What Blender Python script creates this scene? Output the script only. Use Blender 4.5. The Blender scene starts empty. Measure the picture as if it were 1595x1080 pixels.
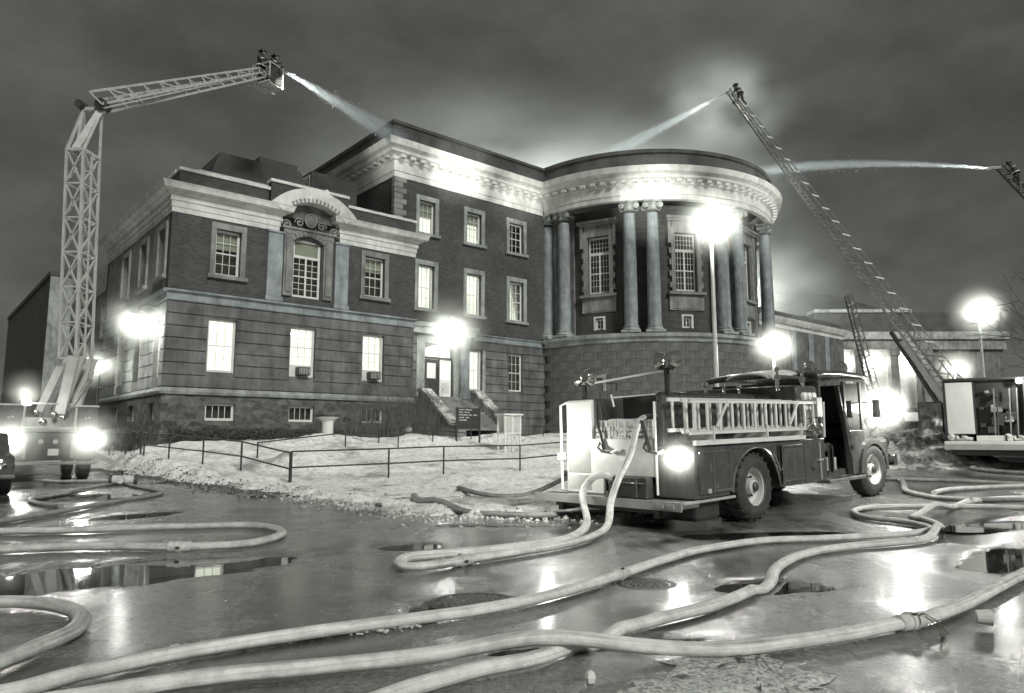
import bpy, bmesh, math, random
from mathutils import Vector, Matrix, noise
random.seed(7)
S = bpy.context.scene
COL = S.collection
R = math.radians
PI = math.pi

# ------------------------------------------------------------------ camera, sky, sun, exposure
cam_d = bpy.data.cameras.new('camera')
cam = bpy.data.objects.new('camera', cam_d); COL.objects.link(cam)
cam.location = (0, 0, 1.3)
cam.rotation_euler = (R(90 + 7.32), 0, 0)
cam_d.sensor_width = 36; cam_d.lens = 25.12
cam_d.clip_start = 0.05; cam_d.clip_end = 3000
S.camera = cam

TINT = (1.0, 1.014, 0.955)            # the warm-green grey of the old print
SKY = 0.092
SUN = 2.5
world = bpy.data.worlds.new('World'); S.world = world
world.use_nodes = True
wn = world.node_tree.nodes; wl = world.node_tree.links
wn.clear()
def wnode(t, **k):
    n = wn.new(t)
    for a, b in k.items(): setattr(n, a, b)
    return n
w_out = wnode('ShaderNodeOutputWorld'); w_bg = wnode('ShaderNodeBackground')
w_sky = wnode('ShaderNodeTexSky', sky_type='NISHITA', sun_disc=False)
w_sky.sun_elevation = R(34); w_sky.sun_rotation = R(150)
w_bw = wnode('ShaderNodeRGBToBW')
w_co = wnode('ShaderNodeTexCoord'); w_mp = wnode('ShaderNodeMapping'); w_mp.inputs['Scale'].default_value = (1.0, 1.0, 1.9)
w_nz = wnode('ShaderNodeTexNoise'); w_nz.inputs['Scale'].default_value = 2.2; w_nz.inputs['Detail'].default_value = 4; w_nz.inputs['Roughness'].default_value = 0.55
w_mr = wnode('ShaderNodeMapRange'); w_mr.inputs['From Min'].default_value = .25; w_mr.inputs['From Max'].default_value = .75
w_mr.inputs['To Min'].default_value = .55; w_mr.inputs['To Max'].default_value = 1.4
w_pw = wnode('ShaderNodeMath', operation='POWER'); w_pw.inputs[1].default_value = 0.12
w_mu = wnode('ShaderNodeMath', operation='MULTIPLY')
w_n2 = wnode('ShaderNodeTexNoise'); w_n2.inputs['Scale'].default_value = 9; w_n2.inputs['Detail'].default_value = 7; w_n2.inputs['Roughness'].default_value = .7
w_m2 = wnode('ShaderNodeMapRange'); w_m2.inputs['From Min'].default_value = .3; w_m2.inputs['From Max'].default_value = .7; w_m2.inputs['To Min'].default_value = .86; w_m2.inputs['To Max'].default_value = 1.14
w_mu2 = wnode('ShaderNodeMath', operation='MULTIPLY')
w_mx = wnode('ShaderNodeMixRGB', blend_type='MULTIPLY'); w_mx.inputs[0].default_value = 1; w_mx.inputs[2].default_value = (1.0, 1.02, .94, 1)
wl.new(w_sky.outputs[0], w_bw.inputs[0]); wl.new(w_bw.outputs[0], w_pw.inputs[0])
wl.new(w_co.outputs['Generated'], w_mp.inputs[0]); wl.new(w_mp.outputs[0], w_nz.inputs['Vector'])
wl.new(w_nz.outputs['Fac'], w_mr.inputs['Value'])
wl.new(w_pw.outputs[0], w_mu.inputs[0]); wl.new(w_mr.outputs[0], w_mu.inputs[1])
wl.new(w_mp.outputs[0], w_n2.inputs['Vector']); wl.new(w_n2.outputs['Fac'], w_m2.inputs['Value']); wl.new(w_mu.outputs[0], w_mu2.inputs[0]); wl.new(w_m2.outputs[0], w_mu2.inputs[1]); wl.new(w_mu2.outputs[0], w_mx.inputs[1]); wl.new(w_mx.outputs[0], w_bg.inputs['Color'])
w_bg.inputs['Strength'].default_value = SKY
wl.new(w_bg.outputs[0], w_out.inputs['Surface'])

sun_d = bpy.data.lights.new('sun', 'SUN'); sun_d.energy = SUN; sun_d.angle = R(14); sun_d.color = (1.0, 1.0, .975)
sun = bpy.data.objects.new('sun', sun_d); COL.objects.link(sun)
_az, _el = R(150), R(34)             # the light stands behind the camera, to the right
_d = Vector((math.sin(_az) * math.cos(_el), math.cos(_az) * math.cos(_el), math.sin(_el)))
sun.rotation_euler = _d.to_track_quat('Z', 'Y').to_euler()
S.view_settings.view_transform = 'Standard'; S.view_settings.look = 'None'
S.view_settings.exposure = 0; S.view_settings.gamma = 1; S.view_settings.use_curve_mapping = False
S.cycles.use_denoising = True
S.cycles.max_bounces = 6; S.cycles.transparent_max_bounces = 12; S.cycles.volume_bounces = 0
S.cycles.sample_clamp_indirect = 4
S.cycles.volume_step_rate = 1.5; S.cycles.volume_max_steps = 48

# ------------------------------------------------------------------ materials
MATS = {}
def col(v, t=TINT):
    if isinstance(v, (tuple, list)): return (*v[:3], 1)
    return (v * t[0], v * t[1], v * t[2], 1)
class NT:
    def __init__(s, name):
        s.m = bpy.data.materials.new(name); s.m.use_nodes = True
        s.n = s.m.node_tree.nodes; s.l = s.m.node_tree.links
        s.b = s.n['Principled BSDF']; s.out = s.n['Material Output']
    def node(s, t, ins=None, **k):
        n = s.n.new(t)
        for a, b in k.items(): setattr(n, a, b)
        for a, b in (ins or {}).items():
            if isinstance(b, bpy.types.NodeSocket): s.l.new(b, n.inputs[a])
            else: n.inputs[a].default_value = b
        return n
    def coord(s, kind='Object', scale=(1, 1, 1)):
        c = s.node('ShaderNodeTexCoord'); m = s.node('ShaderNodeMapping', {'Vector': c.outputs[kind], 'Scale': scale}); return m.outputs[0]
    def noise(s, vec, scale, detail=4, rough=.55):
        return s.node('ShaderNodeTexNoise', {'Vector': vec, 'Scale': scale, 'Detail': detail, 'Roughness': rough}).outputs['Fac']
    def ramp(s, fac, p0, c0, p1, c1):
        r = s.node('ShaderNodeValToRGB', {'Fac': fac}); e = r.color_ramp.elements
        e[0].position = p0; e[0].color = col(c0); e[1].position = p1; e[1].color = col(c1); return r.outputs['Color']
    def nramp(s, fac, p0, c0, p1, c1): return s.ramp(fac, p0, (c0,) * 3, p1, (c1,) * 3)
    def rng(s, fac, a, b, c, d):
        return s.node('ShaderNodeMapRange', {'Value': fac, 'From Min': a, 'From Max': b, 'To Min': c, 'To Max': d}).outputs['Result']
    def bump(s, h, strength, dist=.02, prev=None):
        i = {'Height': h, 'Strength': strength, 'Distance': dist}
        if prev is not None: i['Normal'] = prev
        return s.node('ShaderNodeBump', i).outputs['Normal']
    def put(s, **k):
        for a, b in k.items():
            a = a.replace('_', ' ')
            if isinstance(b, bpy.types.NodeSocket): s.l.new(b, s.b.inputs[a])
            else: s.b.inputs[a].default_value = b
        return s
def simple(name, c, rough=.6, metal=0, var=.25, scale=3, bump=.15, bscale=40, tint=TINT, kind='Object', spec=.5):
    t = NT(name); v = t.coord(kind)
    f = t.noise(v, scale, 5)
    hi = tuple(c * (1 + var) * q for q in tint); lo = tuple(c * (1 - var) * q for q in tint)
    bc = t.ramp(f, .3, lo, .7, hi)
    if name.startswith('stone'):
        st1 = t.noise(t.coord(kind, (1, 1, .14)), 2.3, 5, .6); st2 = t.noise(v, .5, 4)
        bc = t.node('ShaderNodeMixRGB', {0: .35 if c > .5 else .8, 1: bc, 2: t.nramp(st1, .32, .52, .58, 1.08)}, blend_type='MULTIPLY').outputs[0]
        bc = t.node('ShaderNodeMixRGB', {0: .6, 1: bc, 2: t.nramp(st2, .35, .6, .6, 1.15)}, blend_type='MULTIPLY').outputs[0]
    if name == 'truck_paint':
        g1 = t.noise(t.coord(kind, (1, 1, .2)), 6, 5, .7)
        bc = t.node('ShaderNodeMixRGB', {0: t.rng(g1, .5, .8, 0, .55), 1: bc, 2: col(.13)}).outputs[0]; rough = t.rng(t.noise(v, 3.5, 5, .7), .35, .65, .12, .42)
    t.put(Base_Color=bc, Roughness=rough, Metallic=metal, Specular_IOR_Level=spec)
    if bump: t.put(Normal=t.bump(t.noise(v, bscale, 3), bump, .01))
    MATS[name] = t.m; return t
BLUE = (.91, 1.02, 1.03)
GB = (.97, 1.03, .97)
simple('stone_dark', .125, .8, var=.35, scale=1.3, bump=.5, bscale=14)
simple('stone_base', .14, .8, var=.3, scale=1.4, bump=.5, bscale=14)
simple('stone_mid', .21, .8, var=.3, scale=1.5, bump=.5, bscale=14)
simple('stone_blue', .27, .75, var=.18, scale=2, bump=.2, bscale=20, tint=BLUE)
simple('stone_grey', .30, .75, var=.2, scale=2, bump=.3, bscale=20, tint=GB)
simple('stone_pale', .62, .7, var=.08, scale=2, bump=.2, bscale=25)
simple('trim_paint', .62, .5, var=.06, bump=.05)
simple('roof_dark', .05, .75, var=.4, scale=1, bump=.3, bscale=8)
simple('parapet_stone', .085, .85, var=.6, scale=.5, bump=.3, bscale=14)
simple('metal_dark', .06, .4, .3, var=.3)
simple('iron', .045, .5, .2, var=.3)
simple('truck_paint', .075, .18, 0, var=.18, scale=2, bump=.02, bscale=4)
simple('rubber', .045, .75, var=.35, scale=9, bump=.3, bscale=60)
simple('white_paint', .72, .45, var=.08, bump=.05)
simple('cream_paint', .55, .45, var=.12, bump=.05)
simple('boom_paint', .42, .45, var=.15, bump=.1)
simple('ladder_alu', .72, .4, .0, var=.12, bump=.05)
simple('ladder_grey', .30, .4, .3, var=.3, bump=.05)
simple('canvas', .6, .8, var=.12, scale=9, bump=.3, bscale=120)
simple('coat', .035, .8, var=.3, bump=.3)
simple('skin', .38, .6, var=.05, bump=0)
simple('bark', .07, .85, var=.4, bump=.4)
simple('twig', .13, .85, var=.3, bump=.2)
simple('leaf_dark', .05, .7, var=.5, bump=0)
simple('sign_board', .03, .5, var=.2)
simple('sign_print', .5, .6, var=.1)
simple('interior', .05, .9, bump=0)
simple('notice', .7, .7, var=.05, bump=0)
simple('red_lens', .2, .15, 0, bump=0)
t = simple('chrome', .8, .12, 1, var=.1, bump=.05, bscale=8)
t = simple('tread_plate', .42, .32, .8, var=.3, scale=5, bump=.5, bscale=70)

t = NT('brick'); v = t.coord('Object')                     # small dark brick, too far off to tell apart
sx = t.node('ShaderNodeSeparateXYZ', {'Vector': v})
ad = t.node('ShaderNodeMath', {0: sx.outputs[0], 1: sx.outputs[1]}, operation='ADD')
cb = t.node('ShaderNodeCombineXYZ', {0: ad.outputs[0], 1: sx.outputs[2]})
bk = t.node('ShaderNodeTexBrick', {'Vector': cb.outputs[0], 'Color1': col(.075), 'Color2': col(.04), 'Mortar': col(.09), 'Scale': 1.0,
     'Mortar Size': .008, 'Brick Width': .23, 'Row Height': .078})
nz = t.noise(v, .7, 5); mm = t.node('ShaderNodeMixRGB', {0: .75, 1: bk.outputs['Color'], 2: t.nramp(nz, .3, .62, .7, 1.25)}, blend_type='MULTIPLY')
t.put(Base_Color=mm.outputs[0], Roughness=.85, Normal=t.bump(bk.outputs['Fac'], .6, -.008)); MATS['brick'] = t.m

t = NT('rubble'); v = t.coord('Object')
vo = t.node('ShaderNodeTexVoronoi', {'Vector': t.coord('Object', (1, 1, 2)), 'Scale': 2.2})
t.put(Base_Color=t.node('ShaderNodeMixRGB', {0: 1, 1: t.ramp(vo.outputs['Color'], .1, .06, .9, .17), 2: t.nramp(t.noise(v, 4, 5), .3, .5, .7, 1.1)}, blend_type='MULTIPLY').outputs[0],
      Roughness=.85, Normal=t.bump(t.noise(v, 8, 5), .8, .05)); MATS['rubble'] = t.m

def wet_asphalt(name):
    t = NT(name); v = t.coord('Object')
    big = t.noise(v, .35, 5, .6); mid = t.noise(v, 1.7, 6, .65); fine = t.noise(v, 26, 7, .85); strk = t.noise(t.coord('Object', (1.0, .35, 1)), .9, 6, .6)
    wet = t.node('ShaderNodeMath', {0: big, 1: strk}, operation='ADD').outputs[0]
    c1 = t.ramp(wet, .90, .05, 1.08, .15)
    mx = t.node('ShaderNodeMixRGB', {0: .95, 1: c1, 2: t.nramp(fine, .40, .35, .60, 1.9)}, blend_type='MULTIPLY')
    mx2 = t.node('ShaderNodeMixRGB', {0: .6, 1: mx.outputs[0], 2: t.nramp(mid, .36, .5, .62, 1.4)}, blend_type='MULTIPLY')
    sp = t.noise(v, 48, 3, .9); glint = t.rng(sp, .60, .68, 0, 1)  # pale specks paint the sparkle of wet grains into the colour
    mx2 = t.node('ShaderNodeMixRGB', {0: t.node('ShaderNodeMath', {0: glint, 1: .75}, operation='MULTIPLY').outputs[0], 1: mx2.outputs[0], 2: col(.42)})
    rg = t.node('ShaderNodeMath', {0: t.rng(wet, .88, 1.14, .11, .33), 1: t.rng(mid, .3, .7, -.03, .05)}, operation='ADD').outputs[0]
    grit = t.noise(v, 110, 3, .8); bs = t.rng(wet, .88, 1.08, .14, .75); bm = t.bump(fine, bs, .012, t.bump(grit, bs, .006)); bm2 = t.bump(mid, .10, .03, bm)
    t.put(Base_Color=mx2.outputs[0], Roughness=rg, Specular_IOR_Level=1.0, Coat_Weight=.3, Coat_Roughness=.17, Normal=bm2); MATS[name] = t.m
wet_asphalt('wet_asphalt')
t = NT('puddle_water'); v = t.coord('Object')
t.put(Base_Color=col(.015), Roughness=.03, Specular_IOR_Level=.9, Normal=t.bump(t.noise(v, 6, 2), .02, .02)); MATS['puddle_water'] = t.m
def snow_mat(name, lo, hi, dirt):
    t = NT(name); v = t.coord('Object')
    d = t.noise(v, .55, 6, .65); f = t.noise(v, 6, 6, .7)
    a = t.node('ShaderNodeMixRGB', {0: 1, 1: t.ramp(d, .36, dirt, .47, hi), 2: t.nramp(f, .30, .5, .55, 1.0)}, blend_type='MULTIPLY')
    t.put(Base_Color=a.outputs[0], Roughness=.7, Normal=t.bump(f, .6, .08, t.bump(t.noise(v, 28, 4), .5, .02))); MATS[name] = t.m
snow_mat('snow', .5, .9, .42)
snow_mat('slush', .35, .62, .14)
t = NT('crusted_ice'); v = t.coord('Object')
t.put(Base_Color=t.ramp(t.noise(v, 26, 6, .75), .38, .12, .56, .82), Roughness=.35, Normal=t.bump(t.noise(v, 45, 4, .7), 1.0, .03)); MATS['crusted_ice'] = t.m
t = NT('rough_snow'); v = t.coord('Object')
t.put(Base_Color=t.node('ShaderNodeMixRGB', {0: 1, 1: t.ramp(t.noise(v, 1.6, 6, .7), .42, .10, .6, .62), 2: t.nramp(t.noise(v, 9, 5), .3, .5, .6, 1.0)}, blend_type='MULTIPLY').outputs[0],
      Roughness=.8, Normal=t.bump(t.noise(v, 7, 6), .9, .08)); MATS['rough_snow'] = t.m

def hose_mat(name, c, dirt):
    t = NT(name); v = t.coord('Object'); u = t.coord('UV')
    sx = t.node('ShaderNodeSeparateXYZ', {'Vector': u})
    wv = t.node('ShaderNodeTexWave', {'Vector': t.coord('UV', (60, 0, 0)), 'Scale': 1.0, 'Distortion': .2}, bands_direction='X').outputs['Fac']
    wr = t.node('ShaderNodeTexWave', {'Vector': t.coord('UV', (0, 12, 0)), 'Scale': 1.0, 'Distortion': .2}, bands_direction='Y').outputs['Fac']
    n1 = t.noise(v, 5, 7, .75); n2 = t.noise(t.coord('UV', (.5, 5, 1)), 2.0, 5, .65); n3 = t.noise(t.coord('UV', (1, 16, 1)), 1.3, 4, .7)
    a = t.ramp(n1, .34, dirt, .58, c); b = t.node('ShaderNodeMixRGB', {0: .8, 1: a, 2: t.nramp(n2, .36, .5, .52, 1.08)}, blend_type='MULTIPLY').outputs[0]
    b = t.node('ShaderNodeMixRGB', {0: .7, 1: b, 2: t.nramp(n3, .30, .35, .42, 1.0)}, blend_type='MULTIPLY').outputs[0]
    t.put(Base_Color=b, Roughness=t.rng(n2, .3, .6, .3, .75), Normal=t.bump(wv, .35, .004, t.bump(wr, .3, .004, t.bump(t.noise(v, 18, 5), .35, .02)))); MATS[name] = t.m
hose_mat('hose_white', .80, .5); hose_mat('hose_grey', .60, .34); hose_mat('hose_dark', .32, .17)

t = NT('glass_dark'); t.put(Base_Color=col(.025), Roughness=.06, Specular_IOR_Level=.8, Normal=t.bump(t.noise(t.coord(), 1.5, 2), .04, .05)); MATS['glass_dark'] = t.m
def clear_glass(name):
    t = NT(name); t.n.remove(t.b)
    g = t.node('ShaderNodeBsdfGlossy', {'Color': (1, 1, 1, 1), 'Roughness': .04}); tr = t.node('ShaderNodeBsdfTransparent', {'Color': (.93, .95, .9, 1)})
    f = t.node('ShaderNodeFresnel', {'IOR': 1.5}); m = t.node('ShaderNodeMixShader', {0: f.outputs[0], 1: tr.outputs[0], 2: g.outputs[0]})
    t.l.new(m.outputs[0], t.out.inputs['Surface']); MATS[name] = t.m
clear_glass('glass_clear')
def lit(name, s, folds=0, var=.25):
    t = NT(name); v = t.coord('Object')
    n1 = t.noise(v, 1.6, 3)
    e = t.ramp(n1, .25, (s * (1 - var),) * 2 + (s * (1 - var) * .95,), .75, (s * (1 + var),) * 2 + (s * (1 + var) * .96,))
    if folds:
        w = t.node('ShaderNodeTexWave', {'Vector': v, 'Scale': folds, 'Distortion': 1.6, 'Detail': 2}, bands_direction='X')
        e = t.node('ShaderNodeMixRGB', {0: .45, 1: e, 2: w.outputs['Color']}, blend_type='MULTIPLY').outputs[0]
    t.put(Base_Color=col(.5), Roughness=.9, Emission_Color=e, Emission_Strength=1.0); MATS[name] = t.m
lit('lit_blind', 1.35, 0, .15); lit('lit_curtain', 1.5, 1.6, .25); lit('lit_dim', .30, 1.2, .3)
simple('blind_grey', .32, .85, var=.1, bump=0)
def lampmat(name, s):
    t = NT(name); t.put(Base_Color=col(.8), Emission_Color=(1, 1, .95, 1), Emission_Strength=s); MATS[name] = t.m
lampmat('lamp_hot', 55); lampmat('lamp_warm', 6); lampmat('lamp_small', 2.5)

# ------------------------------------------------------------------ mesh helpers
class MB:
    def __init__(s): s.v = []; s.f = []; s.uv = None; s.smooth = False
    def add(s, vs, fs):
        o = len(s.v); s.v += [tuple(p) for p in vs]; s.f += [tuple(i + o for i in f) for f in fs]; return s
    def box(s, x0, x1, y0, y1, z0, z1, M=None, taper=0):
        t = taper
        vs = [(x0, y0, z0), (x1, y0, z0), (x1, y1, z0), (x0, y1, z0), (x0 + t, y0 + t, z1), (x1 - t, y0 + t, z1), (x1 - t, y1 - t, z1), (x0 + t, y1 - t, z1)]
        if M is not None: vs = [M @ Vector(p) for p in vs]
        return s.add(vs, [(3, 2, 1, 0), (4, 5, 6, 7), (0, 1, 5, 4), (1, 2, 6, 5), (2, 3, 7, 6), (3, 0, 4, 7)])
    def bar(s, a, b, w, h=None, n=4, up=(0, 0, 1)):
        a = Vector(a); b = Vector(b); d = (b - a)
        if d.length < 1e-6: return s
        h = h or w; d.normalize(); u = Vector(up)
        if abs(d.dot(u)) > .98: u = Vector((0, 1, 0))
        x = d.cross(u).normalized(); y = x.cross(d)
        vs = []
        for p in (a, b):
            for k in range(n):
                an = 2 * PI * (k + .5) / n; r = 1 / math.cos(PI / n) if n == 4 else 1
                vs.append(p + x * math.cos(an) * w / 2 * r + y * math.sin(an) * h / 2 * r)
        return s.add(vs, [(k, (k + 1) % n, n + (k + 1) % n, n + k) for k in range(n)] + [tuple(range(n))[::-1], tuple(range(n, 2 * n))])
    def cyl(s, c, r, h, n=20, axis='Z', r2=None):
        r2 = r if r2 is None else r2
        def P(a, rr, t):
            x, y, z = rr * math.cos(a), rr * math.sin(a), t
            if axis == 'X': x, y, z = z, x, y
            elif axis == 'Y': x, y, z = y, z, x
            return (c[0] + x, c[1] + y, c[2] + z)
        vs = [P(2 * PI * k / n, r, 0) for k in range(n)] + [P(2 * PI * k / n, r2, h) for k in range(n)]
        return s.add(vs, [(k, (k + 1) % n, n + (k + 1) % n, n + k) for k in range(n)] + [tuple(range(n))[::-1], tuple(range(n, 2 * n))])
    def lathe(s, prof, c=(0, 0, 0), n=24, axis='Z', caps=True):
        vs = []
        for r, t in prof:
            for k in range(n):
                a = 2 * PI * k / n; x, y, z = r * math.cos(a), r * math.sin(a), t
                if axis == 'X': x, y, z = z, x, y
                elif axis == 'Y': x, y, z = y, z, x
                vs.append((c[0] + x, c[1] + y, c[2] + z))
        fs = []
        for i in range(len(prof) - 1):
            for k in range(n): fs.append((i * n + k, i * n + (k + 1) % n, (i + 1) * n + (k + 1) % n, (i + 1) * n + k))
        if caps: fs += [tuple(range(n))[::-1], tuple(range((len(prof) - 1) * n, len(prof) * n))]
        return s.add(vs, fs)
    def prism(s, pts, y0, y1, plane='XZ'):      # outline in x,z extruded along y
        n = len(pts)
        if plane == 'XZ': vs = [(x, y0, z) for x, z in pts] + [(x, y1, z) for x, z in pts]
        elif plane == 'YZ': vs = [(y0, x, z) for x, z in pts] + [(y1, x, z) for x, z in pts]
        else: vs = [(x, z, y0) for x, z in pts] + [(x, z, y1) for x, z in pts]
        return s.add(vs, [tuple(range(n)), tuple(range(n, 2 * n))[::-1]] + [((k + 1) % n, k, n + k, n + (k + 1) % n) for k in range(n)])
    def tube(s, pts, r, n=10, caps=True, flat=(1, 1)):
        P = [Vector(p) for p in pts]; rs = r if isinstance(r, list) else [r] * len(P)
        vs = []; up = Vector((0, 0, 1)); x = None
        for i, p in enumerate(P):
            d = (P[min(i + 1, len(P) - 1)] - P[max(i - 1, 0)])
            if d.length < 1e-7: d = Vector((1, 0, 0))
            d.normalize()
            if x is None:
                u = up if abs(d.dot(up)) < .95 else Vector((1, 0, 0)); x = d.cross(u).normalized()
            else:
                x = (x - d * x.dot(d))
                x = x.normalized() if x.length > 1e-4 else d.orthogonal().normalized()
            y = d.cross(x)
            fx, fy = flat
            for k in range(n):
                a = 2 * PI * k / n; vs.append(p + x * math.cos(a) * rs[i] * fx + y * math.sin(a) * rs[i] * fy)
        fs = []
        for i in range(len(P) - 1):
            for k in range(n): fs.append((i * n + k, (i + 1) * n + k, (i + 1) * n + (k + 1) % n, i * n + (k + 1) % n))
        if caps: fs += [tuple(range(n)), tuple(range((len(P) - 1) * n, len(P) * n))[::-1]]
        return s.add(vs, fs)
    def sphere(s, c, r, n=12, m=8, sz=(1, 1, 1)):
        prof = [(max(1e-4, math.sin(PI * i / m)), -math.cos(PI * i / m)) for i in range(m + 1)]
        vs = []
        for rr, t in prof:
            for k in range(n):
                a = 2 * PI * k / n; vs.append((c[0] + r * rr * math.cos(a) * sz[0], c[1] + r * rr * math.sin(a) * sz[1], c[2] + r * t * sz[2]))
        fs = [(i * n + k, i * n + (k + 1) % n, (i + 1) * n + (k + 1) % n, (i + 1) * n + k) for i in range(m) for k in range(n)]
        return s.add(vs, fs)
    def data(s, name, mat, smooth=None):
        me = bpy.data.meshes.new(name); me.from_pydata(s.v, [], s.f); me.validate(); me.update()
        bm = bmesh.new(); bm.from_mesh(me); bmesh.ops.recalc_face_normals(bm, faces=bm.faces); bm.to_mesh(me); bm.free()
        me.materials.append(MATS[mat] if isinstance(mat, str) else mat)
        if smooth or (smooth is None and s.smooth):
            for p in me.polygons: p.use_smooth = True
            try: me.set_sharp_from_angle(angle=R(40))
            except Exception: pass
        return me
    def build(s, name, mat, parent=None, smooth=None):
        o = bpy.data.objects.new(name, s.data(name, mat, smooth)); COL.objects.link(o)
        if parent is not None: o.parent = parent
        return o
def bevel(o, w=.01, seg=2):
    m = o.modifiers.new('bevel', 'BEVEL'); m.width = w; m.segments = seg; m.limit_method = 'ANGLE'; m.angle_limit = R(40); return o
def tag(o, label=None, cat=None, group=None, kind=None):
    if label: o['label'] = label
    if cat: o['category'] = cat
    if group: o['group'] = group
    if kind: o['kind'] = kind
    return o
def empty(name, loc=(0, 0, 0), rz=0, label=None, cat=None, group=None, parent=None):
    o = bpy.data.objects.new(name, None); COL.objects.link(o); o.location = loc; o.rotation_euler = (0, 0, rz); o.empty_display_size = .2
    if parent is not None: o.parent = parent
    return tag(o, label, cat, group)
def inst(name, me, parent, loc=(0, 0, 0), rot=(0, 0, 0), scale=(1, 1, 1)):
    o = bpy.data.objects.new(name, me); COL.objects.link(o)
    if parent is not None: o.parent = parent
    o.location = loc; o.rotation_euler = rot; o.scale = scale; return o
def copy_tree(o, parent=None):
    kids = [c for c in o.children]; c = o.copy(); COL.objects.link(c); c.parent = parent
    for k in kids: copy_tree(k, c)
    return c
def catmull(pts, step=.12):
    P = [Vector(p) for p in pts]; out = []
    for i in range(len(P) - 1):
        p0 = P[max(i - 1, 0)]; p1 = P[i]; p2 = P[i + 1]; p3 = P[min(i + 2, len(P) - 1)]
        n = max(2, int((p2 - p1).length / step))
        for k in range(n):
            t = k / n
            out.append(.5 * ((2 * p1) + (p2 - p0) * t + (2 * p0 - 5 * p1 + 4 * p2 - p3) * t * t + (3 * p1 - p0 - 3 * p2 + p3) * t ** 3))
    out.append(P[-1]); return out
def sstep(a, b, x):
    t = min(1, max(0, (x - a) / (b - a))); return t * t * (3 - 2 * t)

# ------------------------------------------------------------------ ground
BO = Vector((-15.8125, 32.0)); AZ = R(49.5)
BU = Vector((math.sin(AZ), math.cos(AZ))); BV = Vector((-math.cos(AZ), math.sin(AZ)))
def l2w(s, v): p = BO + BU * s + BV * v; return p.x, p.y
def w2l(x, y): d = Vector((x, y)) - BO; return d.dot(BU), d.dot(BV)
def gz(X, Y):
    t = (X - 3.87) * .737 + (Y - 11.57) * .676
    w = sstep(-1, 3.5, X); z = .027 * t if t > 0 else 0
    if z > .7: z = .7 + .25 * (1 - math.exp(-(z - .7) / .25))
    return w * z
def grid(name, xs, ys, fz, mat, keep=None):
    mb = MB(); nx = len(xs); idx = {}
    for j, y in enumerate(ys):
        for i, x in enumerate(xs): mb.v.append((x, y, fz(x, y)))
    for j in range(len(ys) - 1):
        for i in range(nx - 1):
            if keep and not keep((xs[i] + xs[i + 1]) / 2, (ys[j] + ys[j + 1]) / 2): continue
            mb.f.append((j * nx + i, j * nx + i + 1, (j + 1) * nx + i + 1, (j + 1) * nx + i))
    me = bpy.data.meshes.new(name); me.from_pydata(mb.v, [], mb.f); me.update()
    me.materials.append(MATS[mat])
    for p in me.polygons: p.use_smooth = True
    o = bpy.data.objects.new(name, me); COL.objects.link(o); return o
def lin(a, b, n): return [a + (b - a) * i / (n - 1) for i in range(n)]
xs = lin(-400, -45, 8) + lin(-40, -12.5, 40) + lin(-12, 12, 240) + lin(12.5, 50, 50) + lin(60, 400, 8)
ys = lin(-60, 0, 5)[:-1] + lin(0, 2.4, 8) + lin(2.5, 18, 170) + lin(18.4, 45, 60) + lin(48, 90, 15) + lin(110, 600, 8)
# shallow hollows that hold water: centre, half axes, turn
PUD = [(-3.9, 7.25, 1.9, .72, 36), (-1.27, 9.05, .45, .30, 20), (-.66, 5.78, .17, .24, 0), (-9.6, 16.5, 1.1, 1.3, 20), (2.35, 6.62, .62, .30, 10), (3.5, 10.1, 1.35, .42, 10),
       (5.6, 8.2, 1.3, .42, 40), (.55, 4.78, .85, .12, 14), (-.3, 11.1, 1.1, .2, 0), (-6.5, 12.6, .9, .5, 60), (7.4, 10.9, 1.2, .35, 30)]
def pud_m(x, y, k=0):
    best = 0; lv = None
    for (cx, cy, rx, ry, an) in PUD:
        dx, dy = x - cx, y - cy
        if abs(dx) > 3 or abs(dy) > 3: continue
        c, s_ = math.cos(R(an)), math.sin(R(an)); u, v = (dx * c + dy * s_) / rx, (-dx * s_ + dy * c) / ry
        d = math.hypot(u, v) + .28 * noise.noise(Vector((x * 2.2, y * 2.2, 11))) + .12 * noise.noise(Vector((x * 7, y * 7, 3)))
        m = 1 - sstep(.6, 1.25, d)
        if m > best: best = m; lv = gz(cx, cy)
    return best, lv
def road_z(x, y):
    z = gz(x, y)
    m, lv = pud_m(x, y) if 2 < y < 19 and -12 < x < 12 else (0, None)
    r = road_base(x, y, z)
    return r if m == 0 else r + (lv - .055 - r) * m
def road_base(x, y, z):
    n = noise.noise(Vector((x * .35, y * .35, 0))) * .012 + noise.noise(Vector((x * 1.1, y * 1.1, 3))) * .005
    return z + n - .012
tag(grid('road', xs, ys, road_z, 'wet_asphalt'), kind='structure')

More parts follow.
